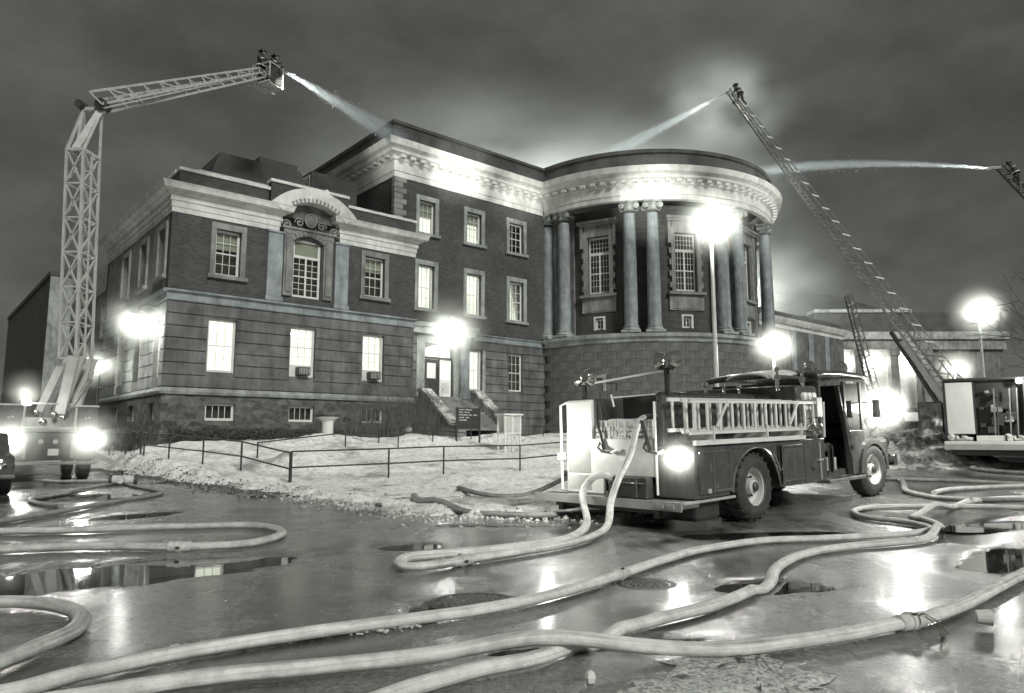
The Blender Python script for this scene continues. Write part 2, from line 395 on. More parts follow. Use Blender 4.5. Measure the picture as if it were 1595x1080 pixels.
def front_edge(X):                      # where the snow ends towards the camera
    pts = [(-6.1, 17.2), (-4.3, 15.3), (-3.1, 13.7), (-2.1, 12.2), (-1, 11.75), (.25, 11.55), (1.2, 11.8), (2.2, 12.6), (4, 15), (6.3, 18.5), (9, 21.5), (11.5, 24.5), (14, 27.5), (18, 32), (24, 38), (60, 80)]
    if X < pts[0][0]: return -999
    for a, b in zip(pts, pts[1:]):
        if a[0] <= X <= b[0]: return a[1] + (b[1] - a[1]) * (X - a[0]) / (b[0] - a[0])
    return 999
def snow_z(x, y):
    s, v = w2l(x, y)
    nz = noise.fractal(Vector((x * .9, y * .9, 1)), .9, 2.1, 5)
    nb = noise.fractal(Vector((x * 2.6, y * 2.6, 5)), .8, 2.1, 4)
    d1 = s + 2.4 + .35 * noise.noise(Vector((x * .7, y * .7, 9)))
    d2 = (y - front_edge(x)) * .75 + .45 * nz
    if x > 1: d2 = min(d2, 6)
    d = min(d1, d2)
    base = .02 + .42 * sstep(-15.5, -9, v) + .70 * sstep(-9.5, -3.5, v)
    base *= .35 + .65 * sstep(-2.6, 1.2, s)
    lift = .30 * sstep(0, 9, s) * sstep(-22, -14, v)
    bank = .16 * math.exp(-((d - .9) / .7) ** 2) * (.6 + nz)
    tr = abs(noise.noise(Vector((s * .5, v * .9, 2)))) 
    z = gz(x, y) * .5 + base + lift * .5 + bank + nz * .07 + nb * .03 - .06 * (1 - sstep(0, .09, tr))
    # mounds
    for (ms, mv, h, w) in ((1.6, -11.2, .42, 1.5), (4.5, -6.5, .35, 1.8), (6.2, -4.6, .25, 1.2), (11, -5.5, .3, 1.8), (3.5, -18.5, .25, 1.4), (16, -4.5, .3, 1.5), (14.5, -8.8, .1, 2)):
        z += h * math.exp(-((s - ms) ** 2 + (v - mv) ** 2) / w ** 2) * (1 + .5 * nz)
    edge = sstep(0, .9, d)
    return road_z(x, y) - .25 + (z - (road_z(x, y) - .25)) * edge if d < .9 else z
xs = lin(-31, 24, 300); ys = lin(11, 62, 270)
def keep_snow(x, y):
    s, v = w2l(x, y); return s > -3.6 and y > front_edge(x) - 1.3 and v < 22
lawn = grid('snow_ground', xs, ys, snow_z, 'snow', keep_snow); tag(lawn, kind='structure')

# ------------------------------------------------------------------ the stone building, in its own frame (x along the front, y to the back)
LIB = empty('library_building', (BO.x, BO.y, 0), math.atan2(BU.y, BU.x), 'dark brick and stone institutional building with pale cornices and a columned rotunda', 'building')
def wall(name, mat, along, fixed, a0, a1, z0, z1, holes, depth=.45, parent=LIB, sgn=1):
    """a wall in the plane x=fixed ('y') or y=fixed ('x'), with real openings and reveals; sgn: which way is inwards"""
    A = sorted({a0, a1, *[h[0] for h in holes], *[h[1] for h in holes]}); Z = sorted({z0, z1, *[h[2] for h in holes], *[h[3] for h in holes]})
    solid = lambda i, j: 0 <= i < len(A) - 1 and 0 <= j < len(Z) - 1 and not any(h[0] <= (A[i] + A[i + 1]) / 2 <= h[1] and h[2] <= (Z[j] + Z[j + 1]) / 2 <= h[3] for h in holes)
    mb = MB(); f0, f1 = fixed, fixed + depth * sgn
    P = (lambda a, d, z: (a, d, z)) if along == 'x' else (lambda a, d, z: (d, a, z))
    for i in range(len(A) - 1):
        for j in range(len(Z) - 1):
            if not solid(i, j): continue
            x0, x1, y0, y1 = A[i], A[i + 1], Z[j], Z[j + 1]
            for f in (f0, f1): mb.add([P(x0, f, y0), P(x1, f, y0), P(x1, f, y1), P(x0, f, y1)], [(0, 1, 2, 3)])
            if not solid(i - 1, j): mb.add([P(x0, f0, y0), P(x0, f1, y0), P(x0, f1, y1), P(x0, f0, y1)], [(0, 1, 2, 3)])
            if not solid(i + 1, j): mb.add([P(x1, f0, y0), P(x1, f1, y0), P(x1, f1, y1), P(x1, f0, y1)], [(0, 1, 2, 3)])
            if not solid(i, j - 1): mb.add([P(x0, f0, y0), P(x0, f1, y0), P(x1, f1, y0), P(x1, f0, y0)], [(0, 1, 2, 3)])
            if not solid(i, j + 1): mb.add([P(x0, f0, y1), P(x0, f1, y1), P(x1, f1, y1), P(x1, f0, y1)], [(0, 1, 2, 3)])
    return mb.build(name, mat, parent)
def sweep(name, mat, path, prof, parent=LIB, closed=False, flip=1):
    """run a profile [(out, z)] along a path in plan; outwards is to the right of travel"""
    P = [Vector(p) for p in path]; n = len(P); mb = MB(); m = len(prof)
    for i, p in enumerate(P):
        a = (P[i] - P[i - 1]).normalized() if i > 0 else None
        b = (P[i + 1] - P[i]).normalized() if i < n - 1 else None
        na = Vector((a.y, -a.x)) if a else None; nb_ = Vector((b.y, -b.x)) if b else None
        if na and nb_:
            q = (na + nb_).normalized(); k = 1 / max(.3, q.dot(na))
        else: q = na or nb_; k = 1
        for o, z in prof: mb.v.append((p.x + q.x * o * k * flip, p.y + q.y * o * k * flip, z))
    for i in range(n - 1):
        for j in range(m): mb.f.append((i * m + j, i * m + (j + 1) % m, (i + 1) * m + (j + 1) % m, (i + 1) * m + j))
    mb.f += [tuple(range(m)), tuple(range((n - 1) * m, n * m))]
    return mb.build(name, mat, parent, smooth=n > 12)

_panes = {}
def pane_mesh(w, h, mat):
    k = (round(w, 3), round(h, 3), mat)
    if k not in _panes:
        mb = MB(); mb.box(-w / 2, w / 2, 0, .008, -h / 2, h / 2); _panes[k] = mb.data('pane', mat)
    return _panes[k]
def window(parent, loc, rz, w, h, grids, back='dark', blind=0, depth=.2, frame='trim_paint', fw=.07, curtain=None, meeting=None, ac=False, arch=0, nopane=False):
    """window unit; local x across, y inwards, z up from the sill. grids: (x0,x1,z0,z1,nx,nz)"""
    mb = MB(); d0, d1 = 0, .06
    mb.box(-w / 2, w / 2, d0, d1 + .03, 0, fw); mb.box(-w / 2, w / 2, d0, d1 + .03, h - fw, h)
    mb.box(-w / 2, -w / 2 + fw, d0 + .001, d1 + .03, fw, h - fw); mb.box(w / 2 - fw, w / 2, d0 + .001, d1 + .03, fw, h - fw)
    bars = 0.025
    gs = [(g[0] - w / 2, g[1] - w / 2, g[2], g[3], g[4], g[5]) for g in grids]
    # solid stiles between the grids
    X = sorted({-w / 2 + fw, w / 2 - fw, *[g[0] for g in gs], *[g[1] for g in gs]}); Z = sorted({fw, h - fw, *[g[2] for g in gs], *[g[3] for g in gs]})
    for i in range(len(X) - 1):
        for j in range(len(Z) - 1):
            cx, cz = (X[i] + X[i + 1]) / 2, (Z[j] + Z[j + 1]) / 2
            if not any(g[0] < cx < g[1] and g[2] < cz < g[3] for g in gs): mb.box(X[i], X[i + 1], d0 + .012, d1 + .012, Z[j], Z[j + 1])
    cells = []
    for (x0, x1, z0, z1, nx, nz) in gs:
        cw, ch = (x1 - x0) / nx, (z1 - z0) / nz
        for i in range(1, nx): mb.box(x0 + i * cw - bars / 2, x0 + i * cw + bars / 2, d0 + .02, d1, z0, z1)
        for j in range(1, nz): mb.box(x0, x1, d0 + .022, d1 - .002, z0 + j * ch - bars / 2, z0 + j * ch + bars / 2)
        for i in range(nx):
            for j in range(nz): cells.append((x0 + (i + .5) * cw, z0 + (j + .5) * ch, cw - bars * .5, ch - bars * .5))
    fr = mb.build('window', frame, parent); fr.location = loc; fr.rotation_euler = (0, 0, rz)
    gm = 'glass_clear'
    if not nopane:
        for (x, z, cw, ch) in cells: inst('pane', pane_mesh(cw, ch, gm), fr, (x, .03, z))
    b = MB(); b.box(-w / 2 + .01, w / 2 - .01, .3, .31, 0.01, h - .01)
    bm_ = {'dark': 'interior', 'lit': 'lit_blind', 'curtain': 'lit_curtain', 'dim': 'lit_dim'}[back]
    b.build('curtain' if back != 'dark' else 'interior', bm_, fr)
    if blind:
        q = MB(); q.box(-w / 2 + fw, w / 2 - fw, .12, .13, h - fw - blind, h - fw); q.build('roller_blind', 'blind_grey' if back == 'dark' else 'blind_grey', fr)
    return fr
def sash(w, h, nx=3, nz=4, fw=.07, z0=0):
    m = h / 2 + z0 / 2
    return [(fw + .04, w - fw - .04, fw + .05 + z0, m - .03, nx, nz // 2), (fw + .04, w - fw - .04, m + .03, h - fw - .04, nx, nz // 2)]
def surround(s0, s1, z0, z1, t=.22, y=0, mat='stone_mid', sill=True, M=None, head=.3):
    mb = MB(); y0, y1 = y - .09, y + .05
    mb.box(s0 - t, s0, y0, y1, z0, z1); mb.box(s1, s1 + t, y0, y1, z0, z1)
    mb.box(s0 - t, s1 + t, y0 - .01, y1, z1, z1 + head)
    if sill: mb.box(s0 - t - .1, s1 + t + .1, y0 - .1, y1, z0 - .18, z0)
    if M is not None: mb.v = [tuple(M @ Vector(p)) for p in mb.v]
    return mb.build('window_surround', mat, LIB)
def side_M(x): # front-frame (s,y,z) -> the left side wall x=..., y runs back
    return Matrix(((0, 1, 0, x), (-1, 0, 0, 0), (0, 0, 1, 0), (0, 0, 0, 1)))

# --- left wing
W0, W1 = .1, 13.35
GF = [(1.98, 3.3), (6.02, 7.38), (10.12, 11.45)]
UP = [(2.1, 3.3), (10.1, 11.35)]
BS = [(2.03, 3.4), (6.08, 7.44), (10.2, 11.5)]
CW = (6.0, 7.55, 8.5, 11.6)
holes_up = [(a, b, 9.05, 11.3) for a, b in UP] + [CW]
wall('wall', 'brick', 'x', 0, W0, W1, 8.1, 11.75, holes_up)
wall('wall', 'stone_dark', 'x', .06, W0 + .06, W1 - .06, 3.6, 7.6, [(a, b, 4.4, 6.95) for a, b in GF])
wall('wall', 'rubble', 'x', 0, W0, W1, .3, 3.3, [(a, b, 2.12, 2.93) for a, b in BS])
SU = [(.7, 1.9), (4.0, 5.3), (7.7, 9.1)]; SG = [(.8, 2.0), (4.35, 5.6), (7.95, 9.3)]; SB = [(1.0, 2.1), (4.7, 5.9), (8.3, 9.5)]
wall('wall', 'stone_mid', 'y', W0, .45, 13.4, 8.1, 11.75, [(a, b, 8.85, 11.2) for a, b in SU])
wall('wall', 'stone_mid', 'y', W0 + .06, .51, 13.34, 3.6, 7.6, [(a, b, 4.1, 6.8) for a, b in SG])
wall('wall', 'rubble', 'y', W0, .45, 13.4, .3, 3.3, [(a, b, 2.12, 2.93) for a, b in SB])
mb = MB(); mb.box(W0 + .02, W0 + .55, .02, .5, 8.1, 11.75); mb.build('wall', 'stone_blue', LIB)
# end wall on the right and the back
wall('wall', 'brick', 'y', W1, .01, 2.2, .3, 11.75, [], sgn=-1)
wall('wall', 'brick', 'x', 13.4, W0, W1, .3, 13, [], sgn=-1)
# rusticated courses, each stone course its own piece
def courses(z0, z1, n, spans, mk, mat):
    h = (z1 - z0) / n
    for k in range(n):
        a, b = z0 + k * h + .022, z0 + (k + 1) * h - .022
        for (s0, s1, kk) in spans(a, b): 
            mb = mk(s0, s1, a, b); o = mb.build('stone_course', mat, LIB); bevel(o, .02, 1)
def front_spans(holes, lo, hi):
    def f(a, b):
        cuts = sorted(h for h in holes if h[2] < b - .05 and h[3] > a + .05); out = []; x = lo
        for h in cuts: out.append((x, h[0], 0)); x = h[1]
        out.append((x, hi, 0)); return [q for q in out if q[1] - q[0] > .05]
    return f
courses(3.62, 7.58, 7, front_spans([(a, b, 4.4, 6.95) for a, b in GF], W0, W1), lambda s0, s1, a, b: MB().box(s0, s1, 0, .1, a, b), 'stone_dark')
courses(3.62, 7.58, 7, front_spans([(a, b, 4.1, 6.8) for a, b in SG], .1, 13.4), lambda s0, s1, a, b: MB().box(W0 - .005, W0 + .1, s0, s1, a, b), 'stone_grey')
wing_path = [(W0, 13.4), (W0, 0), (W1, 0), (W1, 2.2)]
sweep('string_course', 'stone_blue', wing_path, [(-.1, 7.6), (.05, 7.6), (.08, 7.66), (.04, 7.72), (.04, 7.95), (.2, 8.02), (.2, 8.1), (-.1, 8.12)])
sweep('water_table', 'stone_grey', wing_path, [(-.1, 3.3), (.12, 3.3), (.16, 3.42), (.1, 3.5), (.03, 3.6), (-.1, 3.6)])
COR = [(-.2, 11.75), (.04, 11.75), (.04, 11.98), (.08, 12.0), (.08, 12.25), (.14, 12.3), (.14, 12.55), (.3, 12.62), (.3, 12.68), (.55, 12.74), (.6, 12.92), (.66, 13.03), (-.2, 13.05)]
sweep('cornice', 'stone_pale', [(W0, 13.4), (W0, 0), (5.15, 0), (5.15, .45)], COR)
sweep('cornice', 'stone_pale', [(8.6, .45), (8.6, 0), (W1, 0), (W1, 2.2)], COR)
mb = MB(); mb.box(5.15, 8.6, .3, .6, 11.6, 13.05); mb.build('wall', 'brick', LIB)
# parapet with pale coping, and the raised middle
def para(s0, s1, z, y, ret0=False):
    mb = MB(); mb.box(s0, s1, y, y + .4, 13.04, z); mb.build('parapet', 'brick', LIB)
    mb = MB(); mb.box(s0 - .06, s1 + .06, y - .08, y + .5, z, z + .16); bevel(mb.build('coping', 'stone_pale', LIB), .015, 1)
para(.35, 4.62, 13.84, .1); para(4.7, 9.0, 14.3, .02); para(9.1, 13.45, 13.84, .1)
mb = MB(); mb.box(.35, .75, .52, 13.2, 13.04, 13.84); mb.build('parapet', 'brick', LIB)
mb = MB(); mb.box(.27, .83, .62, 13.3, 13.84, 14.0); mb.build('coping', 'stone_pale', LIB)
mb = MB(); mb.box(1.45, 5.2, .9, 1.3, 13.04, 14.2); mb.build('parapet', 'brick', LIB)
mb = MB(); mb.box(1.4, 5.25, .84, 1.4, 14.2, 14.36); mb.build('coping', 'stone_pale', LIB)
mb = MB(); mb.box(.7, 13.2, .5, 13.2, 12.9, 13.1); mb.build('roof', 'roof_dark', LIB)
mb = MB(); vs = [(1.7, 1.4, 13.1), (8.4, 1.4, 13.1), (8.4, 10, 13.1), (1.7, 10, 13.1), (2.9, 2.6, 16.2), (7.3, 2.6, 16.2), (7.3, 9, 16.2), (2.9, 9, 16.2)]
mb.add(vs, [(3, 2, 1, 0), (4, 5, 6, 7), (0, 1, 5, 4), (1, 2, 6, 5), (2, 3, 7, 6), (3, 0, 4, 7)]); mb.build('roof', 'roof_dark', LIB)
mb = MB(); mb.box(5.2, 7.4, 3.2, 5.5, 16.1, 16.75); mb.build('roof', 'roof_dark', LIB)
# roof house with slatted, lit side
mb = MB(); mb.box(8.6, 11.6, 4.0, 8.0, 13.1, 17.0); mb.build('roof_house', 'roof_dark', LIB)
mb = MB()
for k in range(14): mb.box(8.52, 8.58, 4.1 + k * .28, 4.24 + k * .28, 14.6, 16.8)
mb.build('louvre', 'stone_grey', LIB)
mb = MB(); mb.cyl((9.6, 3.93, 15.9), .16, .06, 20, 'Y'); mb.build('roof_lamp', 'lit_dim', LIB)

# windows of the wing
for k, (a, b) in enumerate(GF):
    ac = k > 0
    w, h = b - a, 2.55
    window(LIB, ((a + b) / 2, .2, 4.4), 0, w, h, sash(w, h, 3, 4, z0=.5 if ac else 0), 'lit' if k == 0 else 'curtain')
    if ac:
        x = (a + b) / 2 + .03
        q = MB(); q.box(x - .32, x + .32, -.25, .18, 4.48, 4.9)
        o = q.build('air_conditioner', 'metal_dark', LIB); bevel(o, .02)
        q = MB()
        for i in range(7): q.box(x - .28 + i * .085, x - .25 + i * .085, -.27, -.249, 4.53, 4.85)
        q.build('grille', 'boom_paint', o)
for k, (a, b) in enumerate(UP):
    window(LIB, ((a + b) / 2, .2, 9.05), 0, b - a, 2.25, sash(b - a, 2.25), 'dark', blind=.85 if k == 0 else .75, curtain=k); surround(a, b, 9.05, 11.3, .24)
for a, b in BS: window(LIB, ((a + b) / 2, .2, 2.12), 0, b - a, .81, [(.11, b - a - .11, .12, .7, 4, 1)], 'dark')
sM = side_M(W0)
for (a, b), (c, d), (e, f) in zip(SU, SG, SB):
    window(LIB, (W0 + .2, (a + b) / 2, 8.85), -PI / 2, b - a, 2.35, sash(b - a, 2.35), 'dark')
    window(LIB, (W0 + .26, (c + d) / 2, 4.1), -PI / 2, d - c, 2.7, sash(d - c, 2.7), 'lit' if a > 7 else 'dim')
    window(LIB, (W0 + .2, (e + f) / 2, 2.12), -PI / 2, f - e, .81, [(.11, f - e - .11, .12, .7, 4, 1)], 'dark')
    surround(-b, -a, 8.85, 11.2, .2, 0, 'stone_grey', True, sM, head=.22)
# the bay in the middle of the wing: arch, carved surround, French window, pilasters
mb = MB(); cx, zc, Ro, Ri = 6.87, 11.15, 3.02, 2.3
a0 = math.asin((13.03 - zc) / Ro); pts = []
for k in range(25): a = a0 + (PI - 2 * a0) * k / 24; pts.append((cx + Ro * math.cos(a), zc + Ro * math.sin(a)))
zi = 12.45; a1 = math.asin((zi + .25 - zc) / Ri)
for k in range(25): a = PI - a1 - (PI - 2 * a1) * k / 24; pts.append((cx + Ri * math.cos(a), zc + Ri * math.sin(a)))
mb = MB(); n = 25
for y in (-.62, .3):
    for x, z in pts: mb.v.append((x, y, z))
N = 50
for k in range(24):
    mb.f.append((k, k + 1, 49 - k - 1, 49 - k)); mb.f.append((N + k + 1, N + k, N + 49 - k, N + 49 - k - 1))
    mb.f.append((k + 1, k, N + k, N + k + 1)); mb.f.append((49 - k, 49 - k - 1, N + 49 - k - 1, N + 49 - k))
mb.f.append((0, 49, N + 49, N)); mb.f.append((25, 24, N + 24, N + 25))
arch = mb.build('arched_pediment', 'stone_pale', LIB)
mb = MB()
for k in range(13):
    a = .35 + a0 + (PI - 2 * a0 - .7) * k / 12; M = Matrix.Translation((cx + 2.42 * math.cos(a), -.64, zc + 2.42 * math.sin(a))) @ Matrix.Rotation(-a + PI / 2, 4, 'Y')
    mb.box(-.05, .05, -.05, .1, -.07, .07, M)
mb.build('dentil', 'stone_grey', arch)
mb = MB(); mb.prism([(cx + 2.35 * math.cos(a), max(12.3, zc + 2.35 * math.sin(a))) for a in [a1 * .9 + (PI - 1.8 * a1) * k / 16 for k in range(17)]], .0, .3); mb.build('tympanum', 'stone_dark', LIB)
random.seed(17); mb = MB()                 # carved shield, swags and scrolls
for k in range(26):
    t_ = k / 25; mb.sphere((5.6 + 2.4 * t_, -.07, 12.06 - .2 * math.sin(PI * t_) + random.gauss(0, .02)), random.uniform(.06, .1), 8, 5, (1.1, .8, .9))
for k in range(30):
    a = 2 * PI * k / 30; mb.sphere((6.85 + .3 * math.cos(a), -.06, 12.62 + .34 * math.sin(a)), .055, 6, 4)
mb.sphere((6.85, -.05, 12.62), .24, 14, 8, (1, .35, 1.2))
for sx in (-1, 1):
    for k in range(22):
        a = k * .42; r = .25 * (1 - k / 26); mb.sphere((6.85 + sx * (.62 + r * math.cos(a)), -.05, 12.42 + r * math.sin(a)), .045, 6, 4)
        mb.sphere((6.85 + sx * (1.3 + r * math.cos(a)), -.08, 12.2 + r * math.sin(a)), .05, 6, 4)
mb.smooth = True; mb.build('carving', 'stone_grey', LIB)
mb = MB()
for s in (5.45, 7.62): mb.box(s, s + .5, -.13, .08, 8.5, 11.7); mb.box(s + .1, s + .4, -.2, -.12, 8.7, 11.5)
mb.box(5.4, 8.17, -.12, .08, 11.72, 12.0); mb.box(5.3, 8.3, -.2, .08, 11.98, 12.1)
for k in range(13):
    a = PI * .15 + PI * .7 * k / 12; M = Matrix.Translation((6.78 + 1.25 * math.cos(a), -.05, 10.75 + 1.1 * math.sin(a))) @ Matrix.Rotation(-a + PI / 2, 4, 'Y'); mb.box(-.16, .16, -.1, .12, -.12, .12, M)
mb.build('window_surround', 'stone_mid', LIB)
w, h = 1.55, 3.1
cwf = window(LIB, (6.775, .18, 8.5), 0, w, h, [(.11, .73, .14, 1.1, 2, 3), (.11, .73, 1.16, 2.1, 2, 3), (.82, 1.44, .14, 1.1, 2, 3), (.82, 1.44, 1.16, 2.1, 2, 3), (.14, 1.41, 2.24, 2.95, 1, 1)], 'dark', blind=.75, fw=.09)
mb = MB(); mb.prism([(-.775, 3.11), (-.775, 2.85), *[(-.775 + 1.55 * k / 10, 2.88 + .2 * math.sin(PI * k / 10)) for k in range(11)], (.775, 2.85), (.775, 3.11)], -.02, .0); mb.build('arched_head', 'stone_mid', cwf)
for s0, s1 in ((4.62, 5.4), (8.3, 9.08)):
    mb = MB(); mb.box(s0, s1, -.12, .05, 8.35, 11.62); mb.box(s0 - .06, s1 + .06, -.2, .06, 8.12, 8.35); mb.box(s0 - .05, s1 + .05, -.18, .06, 11.62, 11.74); bevel(mb.build('pilaster', 'stone_blue', LIB), .02, 1)
# far section behind the wing on the left
S2 = [(14.6, 15.8), (18.0, 19.2), (21.4, 22.6), (24.8, 26.0)]
wall('wall', 'stone_mid', 'y', 2.2, 13.4, 32, .3, 12.3, [(a, b, z, z + 2.5) for a, b in S2 for z in (4.2, 8.7)])
sweep('cornice', 'stone_pale', [(2.2, 32), (2.2, 13.4)], [(o, z + .5) for o, z in COR])
mb = MB(); mb.box(2.3, 14, 13.5, 32, 13.5, 14.2); mb.build('roof', 'roof_dark', LIB)
for a, b in S2:
    window(LIB, (2.4, (a + b) / 2, 4.2), -PI / 2, b - a, 2.5, sash(b - a, 2.5), 'lit' if a < 19 else 'dim', nopane=a > 16)
    window(LIB, (2.4, (a + b) / 2, 8.7), -PI / 2, b - a, 2.5, sash(b - a, 2.5), 'dim' if a < 19 else 'dark', nopane=a > 16)

# --- main block (y = 2.2)
MY = 2.2; M0, M1 = 13.2, 26.4
COLS = [(15.0, 16.2), (18.72, 19.95), (22.4, 23.7)]
holes = [(a, b, 14.1, 16.2) for a, b in COLS] + [(a, b, 9.3, 12.05) for a, b in COLS]
wall('wall', 'brick', 'x', MY, M0, M1, 8.05, 17.3, holes)
wall('wall', 'stone_dark', 'x', MY + .06, 13.3, M1, .3, 7.6, [(15.6, 17.8, 3.84, 7.35), (19.05, 20.1, 4.4, 7.0), (22.4, 23.65, 4.45, 7.0)])
wall('wall', 'brick', 'y', M0, MY + .01, 24, 8.05, 17.3, [])
wall('wall', 'brick', 'x', 24, M0, 40, .3, 19, [], sgn=-1)
gm = [(15.0, 18.4, .0, 7.6), (19.05, 20.1, 4.4, 7.0), (22.4, 23.65, 4.45, 7.0)]
courses(1.0, 7.58, 12, front_spans(gm, 13.4, 26.3), lambda s0, s1, a, b: MB().box(s0, s1, MY, MY + .1, a, b), 'stone_dark')
for k in range(12):                        # quoins on the corner
    z = 13.2 + k * .345
    mb = MB(); L = .85 if k % 2 else .6
    mb.box(M0 - .04, M0 + L, MY - .05, MY + .3, z + .01, z + .335); bevel(mb.build('quoin', 'stone_mid', LIB), .015, 1)
ENT = [(-.3, 17.3), (.06, 17.3), (.06, 17.62), (.12, 17.66), (.12, 18.3), (.2, 18.36), (.2, 18.62), (.5, 18.72), (.55, 18.95), (.8, 19.05), (.88, 19.3), (.92, 19.42), (-.3, 19.42)]
RC = Vector((35.95, 2.0))
def rp(r, deg): a = R(deg); return (RC.x + r * math.cos(a), RC.y + r * math.sin(a))
arcE = [rp(10.3, a) for a in lin(-180 + 3, 60, 100)]
# outward must be to the right of travel: left-to-right travel along the front gives -y, which is outwards
sweep('entablature', 'stone_pale', [(M0, 24), (M0, MY), (25.62, MY)] , ENT)
sweep('rotunda_entablature', 'stone_pale', [rp(10.3, a) for a in lin(-180, 60, 110)], [(o * 1.0, z) for o, z in ENT])
mb = MB()                                  # dentil blocks under the main cornice
dme = None
def dentil_row(n, f, parent):
    q = MB(); q.box(-.17, .17, -.34, .02, 18.42, 18.62); me = q.data('modillion', 'stone_pale')
    for k in range(n):
        (x, y), rz = f(k); inst('modillion', me, parent, (x, y, 0), (0, 0, rz))
dentil_row(17, lambda k: ((13.5 + k * .72, MY - .2), 0), LIB)
dentil_row(20, lambda k: ((M0 - .2, 2.5 + k * .72), -PI / 2), LIB)
dentil_row(60, lambda k: (rp(10.5, -176 + k * 3.9), R(-176 + k * 3.9 + 90)), LIB)
sweep('roof_parapet', 'roof_dark', [(M0 + .02, 24), (M0 + .02, MY + .02), (25.7, MY + .02)], [(-.6, 19.43), (.3, 19.43), (.3, 20.5), (.4, 20.55), (.4, 20.75), (-.6, 20.75)])
sweep('roof_parapet', 'parapet_stone', [rp(10.0, a) for a in lin(-180, 60, 110)], [(-.6, 19.43), (.45, 19.43), (.38, 20.5), (.5, 20.55), (.5, 20.8), (-.6, 20.8)])
mb = MB(); mb.box(13.4, 30, 2.5, 24, 19.2, 19.6); mb.build('roof', 'roof_dark', LIB)
mb = MB(); mb.lathe([(10.0, 19.4), (10.0, 19.6), (.1, 20.4)], (RC.x, RC.y, 0), 64); mb.build('roof', 'roof_dark', LIB)
sweep('string_course', 'stone_blue', [(13.4, MY), (25.8, MY)], [(-.1, 7.6), (.05, 7.6), (.1, 7.68), (.05, 7.74), (.05, 7.95), (.16, 8.0), (.16, 8.06), (-.1, 8.08)])
lit_ = [['lit', 'lit', 'dim'], ['lit', 'lit', 'lit']]
for k, (a, b) in enumerate(COLS):
    w = b - a
    window(LIB, ((a + b) / 2, MY + .2, 14.1), 0, w, 2.1, sash(w, 2.1, 3, 4), ['lit', 'curtain', 'dim'][k], blind=[.95, .7, 0][k]); surround(a, b, 14.1, 16.2, .26, MY, 'stone_grey')
    window(LIB, ((a + b) / 2, MY + .2, 9.3), 0, w, 2.75, sash(w, 2.75, 3, 4), ['curtain', 'lit', 'curtain'][k]); surround(a, b, 9.3, 12.05, .26, MY, 'stone_grey')
window(LIB, (19.575, MY + .2, 4.4), 0, 1.05, 2.6, sash(1.05, 2.6, 2, 4), 'lit'); window(LIB, (23.02, MY + .2, 4.45), 0, 1.25, 2.55, sash(1.25, 2.55), 'dark')
mb = MB(); mb.box(20.1, 20.32, MY - .06, MY + .05, 4.4, 7.05); mb.box(18.9, 20.32, MY - .06, MY + .05, 4.2, 4.4); mb.build('window_surround', 'stone_grey', LIB)
# entrance porch
mb = MB(); mb.box(15.0, 15.6, MY - .02, MY + .4, 3.84, 7.6); mb.box(17.8, 18.42, MY - .02, MY + .4, 3.84, 7.6); mb.box(15.6, 17.8, MY - .02, MY + .4, 7.2, 7.6); mb.build('door_surround', 'stone_grey', LIB)
mb = MB(); mb.box(13.7, 19.0, 1.35, MY, 7.62, 8.0); mb.box(13.6, 19.1, 1.2, MY, 8.0, 8.3); bevel(mb.build('porch_entablature', 'stone_grey', LIB), .03)
for s in (13.78, 18.1):
    mb = MB(); mb.box(s, s + .42, 1.45, 1.87, 4.1, 7.35); mb.box(s - .05, s + .47, 1.4, 1.92, 3.7, 4.1); mb.box(s - .05, s + .47, 1.4, 1.92, 7.35, 7.62); bevel(mb.build('porch_pillar', 'stone_blue', LIB), .02, 1)
# porch wall between wing and door
mb = MB(); mb.box(15.62, 17.78, MY + .42, MY + .5, 3.84, 7.2); mb.build('hall', 'lit_blind', LIB)
fr = MB(); fr.box(15.6, 15.7, MY + .12, MY + .25, 3.84, 7.2); fr.box(17.7, 17.8, MY + .12, MY + .25, 3.84, 7.2); fr.box(15.7, 17.7, MY + .12, MY + .25, 6.22, 6.36); fr.box(16.7, 16.8, MY + .12, MY + .25, 3.84, 6.22)
fr.prism([(15.7, 7.2), (15.7, 6.9), *[(15.7 + 2.0 * k / 12, 6.85 + .28 * math.sin(PI * k / 12)) for k in range(13)], (17.7, 6.9), (17.7, 7.2)], MY + .1, MY + .22)
fr.build('door_frame', 'metal_dark', LIB)
dr = MB(); dr.box(15.72, 16.68, MY + .14, MY + .2, 3.86, 6.2); door = dr.build('door', 'metal_dark', LIB)
q = MB(); q.box(15.85, 16.5, MY + .12, MY + .139, 5.0, 5.95); q.build('notice', 'notice', door)
q = MB(); q.box(-.47, .47, -.03, .03, 0, 2.35); d2 = q.build('door', 'white_paint', LIB); d2.location = (17.25, MY + .2, 3.86); tag(d2, 'pale lit door leaf')
q = MB(); q.box(-.3, .3, -.05, -.031, .25, .9); q.build('kick_panel', 'cream_paint', d2)
q = MB(); q.box(-.33, .33, -.045, -.031, 1.1, 2.2); q.build('door_glass', 'lit_curtain', d2)
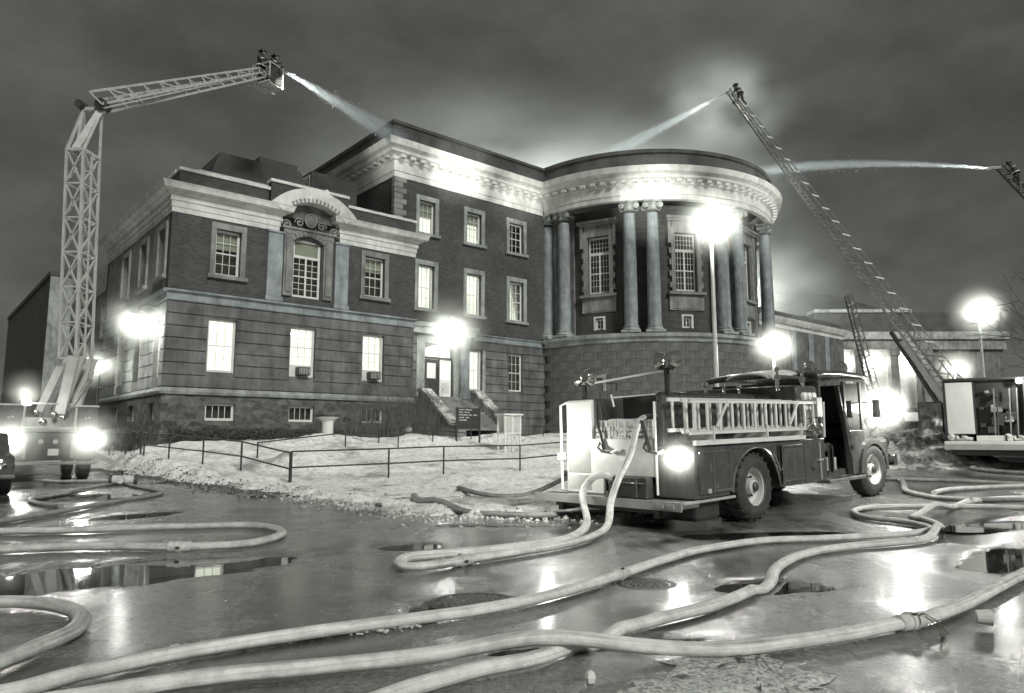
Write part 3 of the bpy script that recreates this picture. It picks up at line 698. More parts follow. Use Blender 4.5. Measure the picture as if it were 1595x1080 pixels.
# steps with snow-covered side walls
steps = empty('entrance_steps', (0, 0, 0), parent=LIB)
n = 11
for k in range(n):
    q = MB(); y1 = 1.9 - k * .33; z = 3.84 - k * .19
    q.box(15.25, 18.55, y1 - .33, 1.9, z - .19 + .003, z); q.build('step', 'stone_mid', LIB)
for s in (14.62, 18.56):
    pts = [(1.4, .5), (1.4, 4.1), (1.05, 4.1), (-2.0, 2.0), (-2.6, 2.0), (-2.6, .5)]
    q = MB(); q.prism(pts, s, s + .62, 'YZ'); q.build('stair_wall', 'stone_mid', LIB)
    q = MB(); cap = [(1.45, 4.1), (1.45, 4.25), (1.0, 4.25), (-2.0, 2.17), (-2.7, 2.14), (-2.7, 2.0), (-2.0, 2.0), (1.05, 4.1)]
    q.prism(cap, s - .06, s + .68, 'YZ'); q.build('snow_cap', 'rough_snow', LIB)
bpy.data.objects.remove(steps)

# --- rotunda
WH = [(-158, 5.0), (-119.5, 5.0), (-81, 5.0), (-42, 5.0)]
WR = 9.0
def ring_wall(name, mat, r0, r1, a0, a1, z0, z1, holes, st=2.0):
    A = sorted({*[round(x, 3) for x in lin(a0, a1, int((a1 - a0) / st) + 1)], *[h[0] for h in holes], *[h[1] for h in holes]}); Z = sorted({z0, z1, *[h[2] for h in holes], *[h[3] for h in holes]})
    solid = lambda i, j: 0 <= i < len(A) - 1 and 0 <= j < len(Z) - 1 and not any(h[0] <= (A[i] + A[i + 1]) / 2 <= h[1] and h[2] <= (Z[j] + Z[j + 1]) / 2 <= h[3] for h in holes)
    mb = MB(); P = lambda a, r, z: (*rp(r, a), z)
    for i in range(len(A) - 1):
        for j in range(len(Z) - 1):
            if not solid(i, j): continue
            x0, x1, y0, y1 = A[i], A[i + 1], Z[j], Z[j + 1]
            for f in (r0, r1): mb.add([P(x0, f, y0), P(x1, f, y0), P(x1, f, y1), P(x0, f, y1)], [(0, 1, 2, 3)])
            for c, e in (((i - 1, j), x0), ((i + 1, j), x1)):
                if not solid(*c): mb.add([P(e, r0, y0), P(e, r1, y0), P(e, r1, y1), P(e, r0, y1)], [(0, 1, 2, 3)])
            for c, e in (((i, j - 1), y0), ((i, j + 1), y1)):
                if not solid(*c): mb.add([P(x0, r0, e), P(x0, r1, e), P(x1, r1, e), P(x1, r0, e)], [(0, 1, 2, 3)])
    return mb.build(name, mat, LIB)
rh = []
for a, hw in WH: rh += [(a - 5.05, a + 5.05, 11.3, 15.35), (a - 1.9, a + 1.9, 8.75, 9.5)]
ring_wall('rotunda_wall', 'brick', WR, WR - .4, -180, 60, 8.2, 17.3, rh)
ring_wall('rotunda_base', 'stone_dark', 10.22, 9.5, -180, 60, .3, 7.7, [])
sweep('rotunda_ledge', 'stone_grey', [rp(10.3, a) for a in lin(-180, 60, 110)], [(-1.6, 7.55), (-.02, 7.55), (.12, 7.65), (.12, 7.85), (.3, 7.95), (.3, 8.15), (.0, 8.25), (-1.6, 8.25)])
# base masonry, block by block
bh = .52; rows = 13
bw = 7.2
q = MB(); hw = R(bw) / 2 - .0008
vs = []
for (r, z) in ((10.31, .007), (10.31, bh - .007), (10.2, bh - .007), (10.2, .007)):
    for a in (-hw, 0, hw): vs.append((r * math.cos(a), r * math.sin(a), z))
q.add(vs, [(0, 1, 4, 3), (1, 2, 5, 4), (3, 4, 7, 6), (4, 5, 8, 7), (6, 7, 10, 9), (7, 8, 11, 10), (9, 10, 1, 0), (10, 11, 2, 1), (0, 3, 6, 9), (2, 11, 8, 5)])
blk = [q.data('stone_block', m) for m in ('stone_dark', 'stone_base', 'stone_dark')]
random.seed(3)
for r_ in range(rows):
    z = 7.55 - (r_ + 1) * bh
    for k in range(20):
        a = -178 + k * bw + (bw / 2 if r_ % 2 else 0)
        if a > -38: continue
        if 4.3 < z + bh / 2 < 5.6 and -160.5 < a < -150: continue
        inst('stone_block', random.choice(blk), LIB, (RC.x, RC.y, z), (0, 0, R(a)), (1 + random.uniform(0, .0015),) * 2 + (1,))
x, y = rp(10.2, -157.5)
wb = window(LIB, (x, y, 4.4), R(-157.5 + 90), 1.1, .9, [(.1, .5, .1, .8, 1, 1), (.6, 1.0, .1, .8, 1, 1)], 'dim')
q = MB(); q.box(-.8, .8, -.1, .05, .9, 1.12); q.box(-.75, -.55, -.08, .05, -.05, .9); q.box(.55, .75, -.08, .05, -.05, .9); q.build('window_surround', 'stone_grey', wb)
# small and tall windows
for a, hw in WH:
    x, y = rp(WR - .22, a); rz = R(a + 90); w = 1.56; h = 4.05
    fr = window(LIB, (x, y, 11.3), rz, w, h, [(.1, .72, .14, 1.42, 3, 3), (.1, .72, 1.5, 2.78, 3, 3), (.84, 1.46, .14, 1.42, 3, 3), (.84, 1.46, 1.5, 2.78, 3, 3), (.1, 1.46, 2.98, 3.92, 6, 3)], 'dim' if a > -90 else 'dark', fw=.08)
    # carved stone surround, lugged, with a hood on consoles
    x, y = rp(WR, a)
    q = MB(); q.box(-1.08, -.8, -.16, .12, -.1, 4.3); q.box(.8, 1.08, -.16, .12, -.1, 4.3); q.box(-1.15, 1.15, -.18, .12, 4.06, 4.45); q.box(-1.0, 1.0, -.12, .12, 4.45, 4.85)
    q.box(-1.32, -1.1, -.22, .1, 3.3, 4.85); q.box(1.1, 1.32, -.22, .1, 3.3, 4.85)
    q.box(-1.35, 1.35, -.3, .12, -.28, -.1); q.box(-1.4, 1.4, -.36, .12, 4.85, 5.0); q.box(-1.5, 1.5, -.46, .12, 5.0, 5.18)
    for k in range(5): z = .2 + k * .8; q.box(-1.22, -1.08, -.12, .12, z, z + .38); q.box(1.08, 1.22, -.12, .12, z, z + .38)
    o = q.build('window_surround', 'stone_mid', LIB); o.location = (x, y, 11.3); o.rotation_euler = (0, 0, rz)
    q = MB(); q.box(-1.25, 1.25, -.05, .05, -1.35, -.3); q.box(-1.0, 1.0, -.09, .05, -1.25, -.42)
    o = q.build('apron', 'stone_mid', LIB); o.location = (x, y, 11.3); o.rotation_euler = (0, 0, rz)
    xs_, ys_ = rp(WR - .15, a)
    f2 = window(LIB, (xs_, ys_, 8.77), rz, .58, .72, [(.1, .26, .1, .62, 1, 2), (.32, .48, .1, .62, 1, 2)], 'dark')
    q = MB(); q.box(-.42, -.28, -.2, .0, -.05, .78); q.box(.28, .42, -.2, .0, -.05, .78); q.box(-.42, .42, -.2, 0, .78, .9); q.build('window_surround', 'stone_pale', f2)
# columns in pairs
def column_parts():
    q = MB(); q.smooth = True
    prof = [(.47, 0), (.47, .02)]
    for k in range(13):
        t_ = k / 12; prof.append((.455 - .07 * t_ ** 1.8, .02 + 7.7 * t_))
    q.lathe(prof, n=28); shaft = q.data('shaft', 'stone_blue', True)
    q = MB(); q.smooth = True; q.box(-.64, .64, -.64, .64, 0, .16); q.lathe([(.6, .16), (.63, .22), (.6, .3), (.52, .33), (.5, .37), (.54, .41), (.55, .46), (.48, .5), (.47, .52)], n=28)
    base = q.data('base', 'stone_grey', True)
    q = MB(); q.smooth = True; q.lathe([(.39, 0), (.44, .05), (.4, .1), (.4, .28), (.52, .42), (.5, .5)], n=24)
    for sx in (-1, 1):
        for yy in (-.46, .30):
            q.lathe([(.05, 0), (.2, .02), (.2, .14), (.05, .16)], (sx * .5, yy, .30), 16, 'Y'); q.lathe([(.03, 0), (.1, -.02), (.1, .18), (.03, .2)], (sx * .5, yy, .30), 12, 'Y')
        q.cyl((sx * .5, -.35, .30), .13, .7, 12, 'Y')
    q.box(-.6, .6, -.55, .55, .5, .62); cap = q.data('capital', 'stone_grey', True)
    return shaft, base, cap
SH, BA, CA = column_parts()
for c in (-176.5, -139.1, -100.6, -62, -24):
    for da in (-4.5, 4.5):
        a = c + da
        x, y = rp(9.85, a)
        colm = inst('column', SH, LIB, (x, y, 8.75), (0, 0, R(a + 90)))
        inst('column_base', BA, colm, (0, 0, -.5)); inst('capital', CA, colm, (0, 0, 7.72 + .2))
        q = MB(); q.box(-.32, .32, -.15, .1, 8.25, 17.3); o = q.build('pilaster', 'stone_mid', LIB); x, y = rp(WR, a); o.location = (x, y, 0); o.rotation_euler = (0, 0, R(a + 90))
# connecting wing on the right of the rotunda
RW = empty('low_wing', (BO.x, BO.y, 0), math.atan2(BU.y, BU.x), 'low dark wing with a pale cornice between the rotunda and the far pavilion', 'building')
RWv = 2.0; RW1 = 71.8
wall('wall', 'stone_dark', 'x', RWv, 48, RW1, .3, 12.4, [], parent=RW)
sweep('cornice', 'stone_pale', [(48, RWv), (RW1, RWv), (RW1, 16)], [(-.2, 12.35), (.05, 12.35), (.08, 12.7), (.3, 12.8), (.5, 13.1), (.6, 13.35), (-.2, 13.37)], RW)
q = MB(); q.box(48, RW1 - .1, RWv + .1, 16, 13.36, 14.05); q.build('parapet', 'roof_dark', RW)
wall('wall', 'stone_dark', 'y', RW1 - .02, RWv + .01, 16, .3, 12.35, [], parent=RW, sgn=-1)
for k in range(3):
    q = MB(); q.box(60 + k * 3.6, 61 + k * 3.6, RWv - .1, RWv + .1, 8, 12.3); q.build('pilaster', 'stone_blue', RW)
for k in range(7):
    q = MB(); q.box(48, RW1 - .03, RWv - .06, RWv + .05, 3.6 + k * .56 + .02, 4.16 + k * .56 - .02); q.build('stone_course', 'stone_dark', RW)

# far pavilion with lit porch behind square piers
PV = empty('pavilion', (39.4, 85, 0), R(-1.0), 'far stone pavilion with bright walls behind dark piers, beyond the fire engine cab', 'building')
def pbox(name, mat, *a, parent=PV): q = MB(); q.box(*a); return q.build(name, mat, parent)
pbox('wall', 'cream_paint', -3, 9.6, 1.6, 2.0, 0, 11.8)
pbox('wall', 'stone_dark', 9.6, 19.2, 0, 2, 0, 11.75)
pbox('wall', 'stone_dark', -3, 19.2, 2.1, 18, 0, 13)
pbox('entablature', 'stone_mid', -3, 19.4, -.4, 2.1, 11.8, 13.0); pbox('cornice', 'stone_grey', -3, 19.7, -.7, 2.2, 13.0, 13.9)
pbox('parapet', 'roof_dark', -3, 19.3, -.2, 2, 13.9, 16.3); pbox('coping', 'stone_grey', -3, 8.6, -.35, 2, 16.3, 16.7)
q = MB(); q.add([(-8, 3, 16.5), (9.5, 3, 16.5), (9.5, 16, 16.5), (-8, 16, 16.5), (-4.5, 8, 20.5), (2.5, 8, 20.2), (2.5, 12, 20.2), (-4.5, 12, 20.5)], [(3, 2, 1, 0), (4, 5, 6, 7), (0, 1, 5, 4), (1, 2, 6, 5), (2, 3, 7, 6), (3, 0, 4, 7)]); q.build('roof', 'roof_dark', PV)
for x in (-1.9, 1.5, 5.7, 9.6): 
    q = MB(); q.box(x, x + .95, -.3, .6, 0, 11.8); q.box(x - .15, x + 1.1, -.42, .7, 11.1, 11.75); q.build('pier', 'stone_mid', PV)
for x in (3.9, 7.6):
    w_ = window(PV, (x, 1.55, 7.6), 0, .95, 1.9, [(.1, .85, .12, .9, 2, 2), (.1, .85, 1.0, 1.8, 2, 2)], 'lit', nopane=True)
# buildings far down the left street
LB = empty('brick_warehouse', (BO.x, BO.y, 0), math.atan2(BU.y, BU.x), 'long dark wall with a pale end strip at the far end of the left street', 'building')
pbox('wall', 'brick', 0, 14, 35.4, 66, 0, 14.9, parent=LB); pbox('roof', 'roof_dark', -.1, 14, 35.3, 66, 14.9, 15.3, parent=LB)
q = MB(); q.box(-.05, 1.6, 35.1, 35.38, 0, 14.8); q.build('pilaster', 'stone_grey', LB)
LB2 = empty('apartment_block', (-84, 95, 0), R(35), 'pale distant apartment block with dark windows at the left edge', 'building')
pbox('wall', 'stone_grey', -12, 12, 0, 10, 0, 17, parent=LB2)
for j in range(4):
    for k in range(8):
        pbox('window', 'glass_dark', -11 + k * 3, -9.3 + k * 3, -.06, .02, 2 + j * 4, 4 + j * 4, parent=LB2)

# ------------------------------------------------------------------ lamps: each with its own light and an added glare puff round it
def mist_mat(name, dens, aniso=.3):
    t = NT(name); t.n.remove(t.b)
    tc = t.node('ShaderNodeTexCoord'); ln = t.node('ShaderNodeVectorMath', {0: tc.outputs['Object']}, operation='LENGTH')
    a = t.rng(ln.outputs['Value'], 0.05, 1.0, 1.0, 0.0)
    p = t.node('ShaderNodeMath', {0: a, 1: 2.2}, operation='POWER')
    m = t.node('ShaderNodeMath', {0: p.outputs[0], 1: dens}, operation='MULTIPLY')
    v = t.node('ShaderNodeVolumePrincipled', {'Color': (.96, 1, .92, 1), 'Anisotropy': aniso, 'Density': m.outputs[0]})
    t.l.new(v.outputs[0], t.out.inputs['Volume']); MATS[name] = t.m
def point(loc, power, r=.12, parent=None):
    d = bpy.data.lights.new('lamp_light', 'POINT'); d.energy = power; d.shadow_soft_size = r; d.color = (1, 1, .95)
    o = bpy.data.objects.new('lamp_light', d); COL.objects.link(o); o.location = loc
    if parent: o.parent = parent
    return o
def spot(loc, to, power, ang=30, blend=.6, r=.1):
    d = bpy.data.lights.new('spot_light', 'SPOT'); d.energy = power; d.spot_size = R(ang); d.spot_blend = blend; d.shadow_soft_size = r; d.color = (1, 1, .95)
    o = bpy.data.objects.new('spot_light', d); COL.objects.link(o); o.location = loc
    o.rotation_euler = (Vector(to) - Vector(loc)).to_track_quat('-Z', 'Y').to_euler(); return o
_puffs = {}
def mist(loc, r, dens, label):  # volume added to give a lamp its glare halo
    k = round(dens, 3)
    if k not in _puffs: mist_mat('mist_%d' % len(_puffs), dens); _puffs[k] = 'mist_%d' % (len(_puffs))
    q = MB(); q.sphere((0, 0, 0), 1, 20, 12); o = q.build('mist', _puffs[k]); o.location = loc; o.scale = (r, r, r)
    tag(o, label, 'mist', kind='stuff'); return o
def globe(parent, loc, r, mat='lamp_hot'):
    q = MB(); q.smooth = True; q.sphere((0, 0, 0), r, 16, 10); o = q.build('bulb', mat, parent); o.location = loc; return o
def lw(s, v, z): x, y = l2w(s, v); return Vector((x, y, z))
# wall lamp on the side of the wing
p = lw(-.75, 1.25, 6.85)
L = empty('wall_lamp', p, 0, 'glaring lamp bracketed to the side wall by the front corner of the left wing', 'lamp')
q = MB(); q.tube([lw(W0, 1.25, 7.4) - p, lw(-.4, 1.25, 7.5) - p, lw(-.75, 1.25, 7.3) - p, Vector((0, 0, .2))], .03); q.build('bracket', 'iron', L)
q = MB(); q.lathe([(.05, .32), (.3, .12), (.34, .0), (.3, .02)], caps=False); q.build('shade', 'metal_dark', L)
globe(L, (0, 0, .02), .2); point(p + Vector((0, 0, -.3)), 420, .2); mist(p, 1.9, 1.3, 'added glare puff around the lamp on the left wing corner')
# porch lamp
p = lw(16.45, .75, 8.1)
L = empty('porch_lamp', p, 0, 'glaring lantern hung in front of the entrance porch', 'lamp')
q = MB(); q.tube([lw(16.45, 1.3, 8.3) - p, lw(16.45, .9, 8.75) - p, lw(16.45, .75, 8.6) - p, Vector((0, 0, .2))], .03); q.build('bracket', 'iron', L)
q = MB(); q.lathe([(.05, .36), (.3, .2), (.32, .14)], caps=False, n=8); q.build('shade', 'metal_dark', L)
globe(L, (0, 0, 0), .24); point(p + Vector((0, 0, -.35)), 800, .25); mist(p, 2.9, 1.1, 'added glare puff around the porch lantern')
# street lamps
def street_lamp(x, y, h, label, power, mr, md, arm=0, pole='boom_paint', zb=None):
    z0 = gz(x, y) if zb is None else zb
    L = empty('street_lamp', (x, y, z0), 0, label, 'street lamp', 'street lamps round the building')
    q = MB(); q.smooth = True; q.lathe([(.16, 0), (.16, .5), (.1, .6), (.07, h - z0 - .3), (.09, h - z0 - .25)], n=14); q.build('pole', pole, L)
    q = MB(); q.smooth = True; q.lathe([(.1, h - z0 - .3), (.3, h - z0 - .1), (.36, h - z0 + .02), (.3, h - z0 + .03)], n=18, caps=False); q.build('lamp_collar', 'metal_dark', L)
    q = MB(); q.smooth = True; q.sphere((0, 0, h - z0 + .22), .3, 18, 10, (1, 1, .8)); q.build('globe', 'lamp_hot', L)
    q = MB(); q.lathe([(.34, h - z0 + .36), (.1, h - z0 + .5)], n=18); q.build('cap', 'metal_dark', L)
    point((x, y - .5, h + .1), power, .3); mist((x, y, h + .2), mr, md, 'added glare puff around the ' + label.split(',')[0]); return L
street_lamp(7.74, 27, 9.4, 'tall street lamp, in front of the rotunda columns', 1500, 1.8, .45)
street_lamp(11.05, 30, 5.0, 'short street lamp, against the rotunda base behind the fire engine', 650, 1.35, 1.1)
street_lamp(29.8, 45, 9.1, 'street lamp on a pale pole, right of the far pavilion', 900, 2.1, .8)
street_lamp(37.3, 60, 6.9, 'distant street lamp, just above the ladder truck', 700, 2.4, .7)
street_lamp(-20.9, 36, 4.75, 'small street lamp, beside the lattice boom', 260, 1.6, 1.0, pole='iron', zb=.6)

# ------------------------------------------------------------------ fire engine in front
TR = (3.865, 11.566); TA = R(90 - 47.5)
def truck_root(name, x, y, z, yaw, pitch, label, cat):
    o = empty(name, (x, y, z), 0, label, cat); o.rotation_euler = (0, -pitch, yaw); return o
FE = truck_root('fire_engine', TR[0], TR[1], gz(*TR), TA, R(1.55), 'dark glossy fire engine with ladders on its side on the wet road', 'fire engine')
FEM = Matrix.Translation((TR[0], TR[1], gz(*TR))) @ Matrix.Rotation(TA, 4, 'Z') @ Matrix.Rotation(-R(1.55), 4, 'Y')
def T(x, y, z): return FEM @ Vector((x, y, z))
def part(name, mat, mb, parent=FE, bv=0, smooth=None):
    o = mb.build(name, mat, parent, smooth)
    if bv: bevel(o, bv, 2)
    return o
def B(*a): return MB().box(*a)
# frame of reference: x forward, y to the left, z up; the right side is y = 0
part('chassis', 'metal_dark', B(-1.5, 5.9, .75, 1.0, .42, .62).box(-1.5, 5.9, 1.5, 1.75, .42, .62).box(-.1, .2, .3, 2.2, .45, .6).box(4.8, 5.0, .3, 2.2, .45, .6).box(1.2, 2.6, .5, 2.0, .38, .7))
st = part('rear_step', 'tread_plate', B(-2.03, -1.6, -.02, 2.9, .36, .44), bv=.01)
part('step_edge', 'boom_paint', B(-2.05, -2.03, -.02, 2.9, .33, .46), st)
part('step_bracket', 'metal_dark', B(-2.0, -1.5, .4, .5, .2, .36).box(-2.0, -1.5, 2.3, 2.4, .2, .36).box(-1.95, -1.6, .3, 2.5, .26, .33))
for y in (.1, .28): part('reflector', 'lamp_small' if False else 'boom_paint', B(-2.07, -2.05, y, y + .12, .36, .42), st)
# right side compartments
part('side_body', 'truck_paint', B(-1.62, -.72, 0, .68, .46, 1.24).box(.9, 1.78, 0, .68, .46, 1.24).box(-.72, .9, 0, .68, 1.14, 1.24), bv=.025)
q = MB()                                   # wheel arch panel
arc = [(.08 + .74 * math.cos(PI * k / 20), .50 + .66 * math.sin(PI * k / 20)) for k in range(21)]
for k in range(20):
    (x0, z0), (x1, z1) = arc[k], arc[k + 1]
    zt = 1.145
    q.add([(x0, .01, z0), (x1, .01, z1), (x1, .01, zt), (x0, .01, zt), (x0, .6, z0), (x1, .6, z1), (x1, .6, zt), (x0, .6, zt)], [(0, 1, 2, 3), (0, 4, 5, 1), (4, 7, 6, 5)])
part('wheel_arch', 'truck_paint', q)
q = MB(); q.tube([(x, -.015, z) for x, z in arc], .022, 8); part('arch_trim', 'chrome', q)
q = MB(); q.tube([(.08 + .84 * math.cos(PI * k / 20), -.004, .5 + .76 * math.sin(PI * k / 20)) for k in range(2, 6)], .008, 5); part('trim_line', 'boom_paint', q)
for x0, x1 in ((-1.56, -1.2), (-1.16, -.74), (.94, 1.7)):
    d = part('locker_door', 'truck_paint', B(x0, x1, -.02, .01, .52, 1.16), bv=.012)
    part('latch', 'chrome', B(x1 - .1, x1 - .04, -.035, -.02, .84, .96), d)
for x in (-1.19, -.73, .915):
    q = MB(); q.bar((x, -.024, .52), (x, -.024, 1.17), .022); part('trim_line', 'chrome', q)
for (x0, z0, x1, z1) in ((-1.56, 1.13, -.72, 1.13), (.94, 1.13, 1.72, 1.13), (-1.16, .56, -.76, .56), (.96, .56, 1.7, .56)):
    part('trim_line', 'chrome', MB().bar((x0, -.026, z0), (x1, -.026, z1), .014))
for x0 in (-1.5, -1.1, 1.0):
    for z0 in (.6, 1.05): part('hinge', 'chrome', B(x0 - .03, x0, -.034, -.02, z0, z0 + .07))
for k in range(3): part('vent_slot', 'chrome', B(2.85 + k * .02, 2.86 + k * .02, -.03, .06, .6, 1.1))
part('marker_lamp', 'boom_paint', B(-1.36, -1.27, -.035, 0, .53, .6), bv=.01)
q = MB(); q.bar((-1.65, -.02, 1.275), (1.78, -.02, 1.275), .06, .07); part('rub_rail', 'ladder_alu', q)
q = MB(); q.box(-2.0, -.62, -.03, 0, .42, .455); part('running_board', 'boom_paint', q)
part('fuel_tank', 'metal_dark', B(-1.5, -.85, .1, .7, .12, .44), bv=.06)
# rear corner flasher
q = MB(); q.cyl((-1.66, .22, 1.06), .1, -.05, 20, 'X'); lampo = part('corner_lamp', 'lamp_hot', q)
# upper body, hose bed
part('hose_bed_wall', 'truck_paint', B(-1.6, 1.75, .55, .66, 1.24, 2.0).box(-1.6, 1.75, 1.86, 1.92, 1.24, 2.0), bv=.01)
q = MB(); q.bar((-1.6, .6, 2.02), (1.75, .6, 2.02), .05); part('top_rail', 'metal_dark', q)
part('rear_panel', 'cream_paint', B(-1.66, -1.6, .68, 2.5, .76, 1.34).box(-1.66, -1.6, 1.7, 2.5, .46, .76), bv=.01)
part('left_locker', 'white_paint', B(-1.66, -.3, 1.92, 2.5, .46, 1.98), bv=.04)  # white colour stands in for strong light on this locker
part('left_locker', 'truck_paint', B(-.28, 1.75, 1.95, 2.48, .46, 1.6), bv=.03)
part('step_locker', 'metal_dark', B(-1.85, -1.67, .72, 1.45, .45, .76), bv=.015)
q = MB(); q.bar((-1.87, .74, .68), (-1.87, 1.44, .68), .02).bar((-1.87, .88, .46), (-1.87, .88, .74), .02); part('locker_trim', 'chrome', q)
q = MB()                                   # folded hose in the bed
random.seed(5)
for k in range(18):
    y = .72 + k * .063; zt = 1.58 + random.uniform(-.012, .012) - .02 * math.sin(k * .4)
    for m_ in range(4): q.box(-1.64 + random.uniform(-.012, .012), 1.2, y, y + .0605, 1.3 + m_ * .075, 1.373 + m_ * .075 + (.03 if m_ == 3 else 0) + (zt - 1.58))
fh = part('folded_hose', 'hose_grey', q, bv=.012)
for y, sc in ((1.72, 1), (.82, .8)):       # grab handles and straps
    q = MB(); q.tube([(-1.68, y, 1.3), (-1.78, y - .02, 1.2), (-1.8, y - .12, 1.14), (-1.8, y - .3, 1.12), (-1.72, y - .34, 1.16)], .025, 8); part('grab_handle', 'chrome', q)
    q = MB(); q.bar((-1.69, y + .06, 1.62), (-1.7, y - .08, 1.16), .06, .02); part('strap', 'metal_dark', q)
part('plate', 'white_paint', B(-1.675, -1.66, 1.2, 1.36, .98, 1.14))
q = MB(); q.tube([(-1.74, 2.54, .5), (-1.74, 2.54, 1.9), (-1.66, 2.46, 1.95)], .022, 8); h_ = part('grab_rail', 'ladder_alu', q)
part('rail_lamp', 'white_paint', B(-1.8, -1.7, 2.47, 2.6, .98, 1.1), h_, bv=.02)
point(T(-2.35, 2.3, 1.25), 55, .08)
q = MB(); q.tube([(-1.68, .64, .5), (-1.68, .64, 1.9)], .02, 8); part('grab_rail', 'ladder_alu', q)
# upper equipment between bed and cab
part('booster_cover', 'metal_dark', B(-.9, 1.75, .7, 1.9, 1.6, 2.06), bv=.05)
part('pump_panel', 'chrome', B(1.8, 2.5, .03, .1, 1.28, 2.16), bv=.01)
part('pump_house', 'truck_paint', B(1.79, 2.6, .1, 2.4, .46, 2.2).box(1.79, 2.62, .0, .1, .46, 1.24), bv=.02)
for (x, z, r) in ((1.98, 2.0, .07), (2.16, 2.0, .07), (2.34, 2.0, .07), (2.0, 1.8, .05), (2.16, 1.8, .05), (2.32, 1.8, .05)): part('gauge', 'white_paint', MB().cyl((x, .03, z), r, -.03, 16, 'Y'))
q = MB()
for (x, z) in ((1.95, 1.42), (2.2, 1.42)):
    q.lathe([(.08, 0), (.08, -.1), (.1, -.1), (.1, -.16), (.05, -.18)], (x, .03, z), 16, 'Y')
for k in range(4): q.bar((1.9 + k * .14, .02, 1.6), (1.9 + k * .14, -.06, 1.62), .02)
part('valve', 'chrome', q)
part('gauge_box', 'boom_paint', B(2.28, 2.5, -.06, .03, 1.62, 1.98), bv=.01)
q = MB(); q.tube([(2.56, -.03, 1.25), (2.56, -.05, 1.9)], .022, 8); part('grab_rail', 'ladder_alu', q)
# fender tool on the pump house (hose spanner)
q = MB(); q.bar((2.35, -.02, .5), (2.35, -.02, 1.15), .03).bar((2.2, -.02, .85), (2.4, -.02, .86), .1, .02); part('spanner', 'boom_paint', q)
part('suction_cap', 'chrome', MB().cyl((2.1, 0, .8), .1, -.05, 18, 'Y'))
# cab
yl = 2.35
q = MB()
q.box(2.7, 2.78, .08, yl, .5, 2.3)                      # back wall
q.box(2.78, 4.5, .1, yl, .45, .62)                      # floor
part('cab_body', 'truck_paint', q, bv=.02)
q = MB(); q.smooth = True                               # rounded roof
prof = [(2.5, 2.36), (2.53, 2.45), (2.75, 2.5), (3.6, 2.52), (4.45, 2.5), (4.72, 2.46), (4.78, 2.36)]
for (y, dz) in ((-.03, -.05), (.05, .0), (.5, .04), (1.2, .05), (1.9, .04), (2.3, 0), (2.43, -.05)):
    for x, z in prof: q.v.append((x, y, z + dz))
n_ = len(prof)
for j in range(6):
    for i in range(n_ - 1): q.f.append((j * n_ + i, j * n_ + i + 1, (j + 1) * n_ + i + 1, (j + 1) * n_ + i))
o = part('cab_roof', 'truck_paint', q, smooth=True); m_ = o.modifiers.new('solid', 'SOLIDIFY'); m_.thickness = .05
part('cab_side', 'truck_paint', B(3.75, 4.6, .05, .12, .5, 1.35), bv=.015); part('cab_side', 'truck_paint', B(2.7, 4.6, yl - .07, yl, .5, 1.4), bv=.015)
for x_ in (3.75, 4.52): part('cab_pillar', 'truck_paint', B(x_, x_ + .08, .06, .12, 1.35, 2.31), bv=.01)
q = MB(); q.prism([(3.8, 1.35), (4.52, 1.35), (4.52, 2.28), (3.8, 2.28)], .085, .095); part('side_glass', 'glass_dark', q)
q = MB(); q.bar((3.3, .0, 2.2), (3.62, -.02, .9), .08, .05).bar((3.62, -.02, .9), (3.74, .02, .52), .1, .05); part('door_post', 'truck_paint', q)
q = MB(); q.tube([(3.42, -.06, 1.75), (3.64, -.08, 1.05)], .022, 8); q.box(3.6, 3.7, -.1, -.04, .98, 1.08); part('grab_rail', 'chrome', q)
part('seat', 'coat', B(3.0, 3.5, .25, 1.1, .95, 1.12).box(2.85, 3.0, .25, 1.1, .95, 1.75), bv=.04)
part('battery_box', 'boom_paint', B(2.85, 3.35, .12, .5, .5, .85), bv=.01)
part('cab_step', 'tread_plate', B(2.7, 4.35, -.02, .4, .4, .46), bv=.01)
q = MB(); q.prism([(4.62, 1.5), (4.68, 1.5), (4.6, 2.28), (4.55, 2.28)], .2, yl - .2); part('windscreen', 'glass_dark', q)
# nose
q = MB(); q.smooth = True
for (x, w_, z0, z1) in ((4.55, 1.0, .6, 1.62), (5.3, .92, .6, 1.6), (5.8, .8, .62, 1.52), (5.95, .7, .66, 1.42)):
    cy = 1.2
    q.v += [(x, cy - w_, z0), (x, cy - w_, z1 - .18), (x, cy - w_ + .16, z1), (x, cy + w_ - .16, z1), (x, cy + w_, z1 - .18), (x, cy + w_, z0)]
for j in range(3):
    for i in range(6): q.f.append((j * 6 + i, j * 6 + (i + 1) % 6, (j + 1) * 6 + (i + 1) % 6, (j + 1) * 6 + i))
q.f.append((18, 19, 20, 21, 22, 23)); part('bonnet', 'truck_paint', q, smooth=False, bv=.04)
q = MB(); q.smooth = True
for sy in (0.02,):
    arc = [(4.92 + .72 * math.cos(PI * k / 16), .5 + .66 * math.sin(PI * k / 16)) for k in range(17)]
    arc2 = [(4.92 + .62 * math.cos(PI * k / 16), .5 + .56 * math.sin(PI * k / 16)) for k in range(17)]
    for (y0, y1) in ((.0, .42), (1.98, 2.4)):
        q = MB()
        for k in range(16):
            (a, b), (c, d) = arc[k], arc[k + 1]; (e, f), (g, h) = arc2[k], arc2[k + 1]
            q.add([(a, y0, b), (c, y0, d), (c, y1, d), (a, y1, b), (e, y0, f), (g, y0, h), (g, y1, h), (e, y1, f)], [(0, 1, 2, 3), (4, 7, 6, 5), (0, 4, 5, 1), (3, 2, 6, 7)])
        part('fender', 'truck_paint', q, bv=.0)
part('front_apron', 'truck_paint', B(5.5, 5.95, .1, 2.3, .6, 1.15), bv=.08)
bp = part('bumper', 'chrome', B(6.0, 6.15, 0, 2.4, .55, .8), bv=.03)
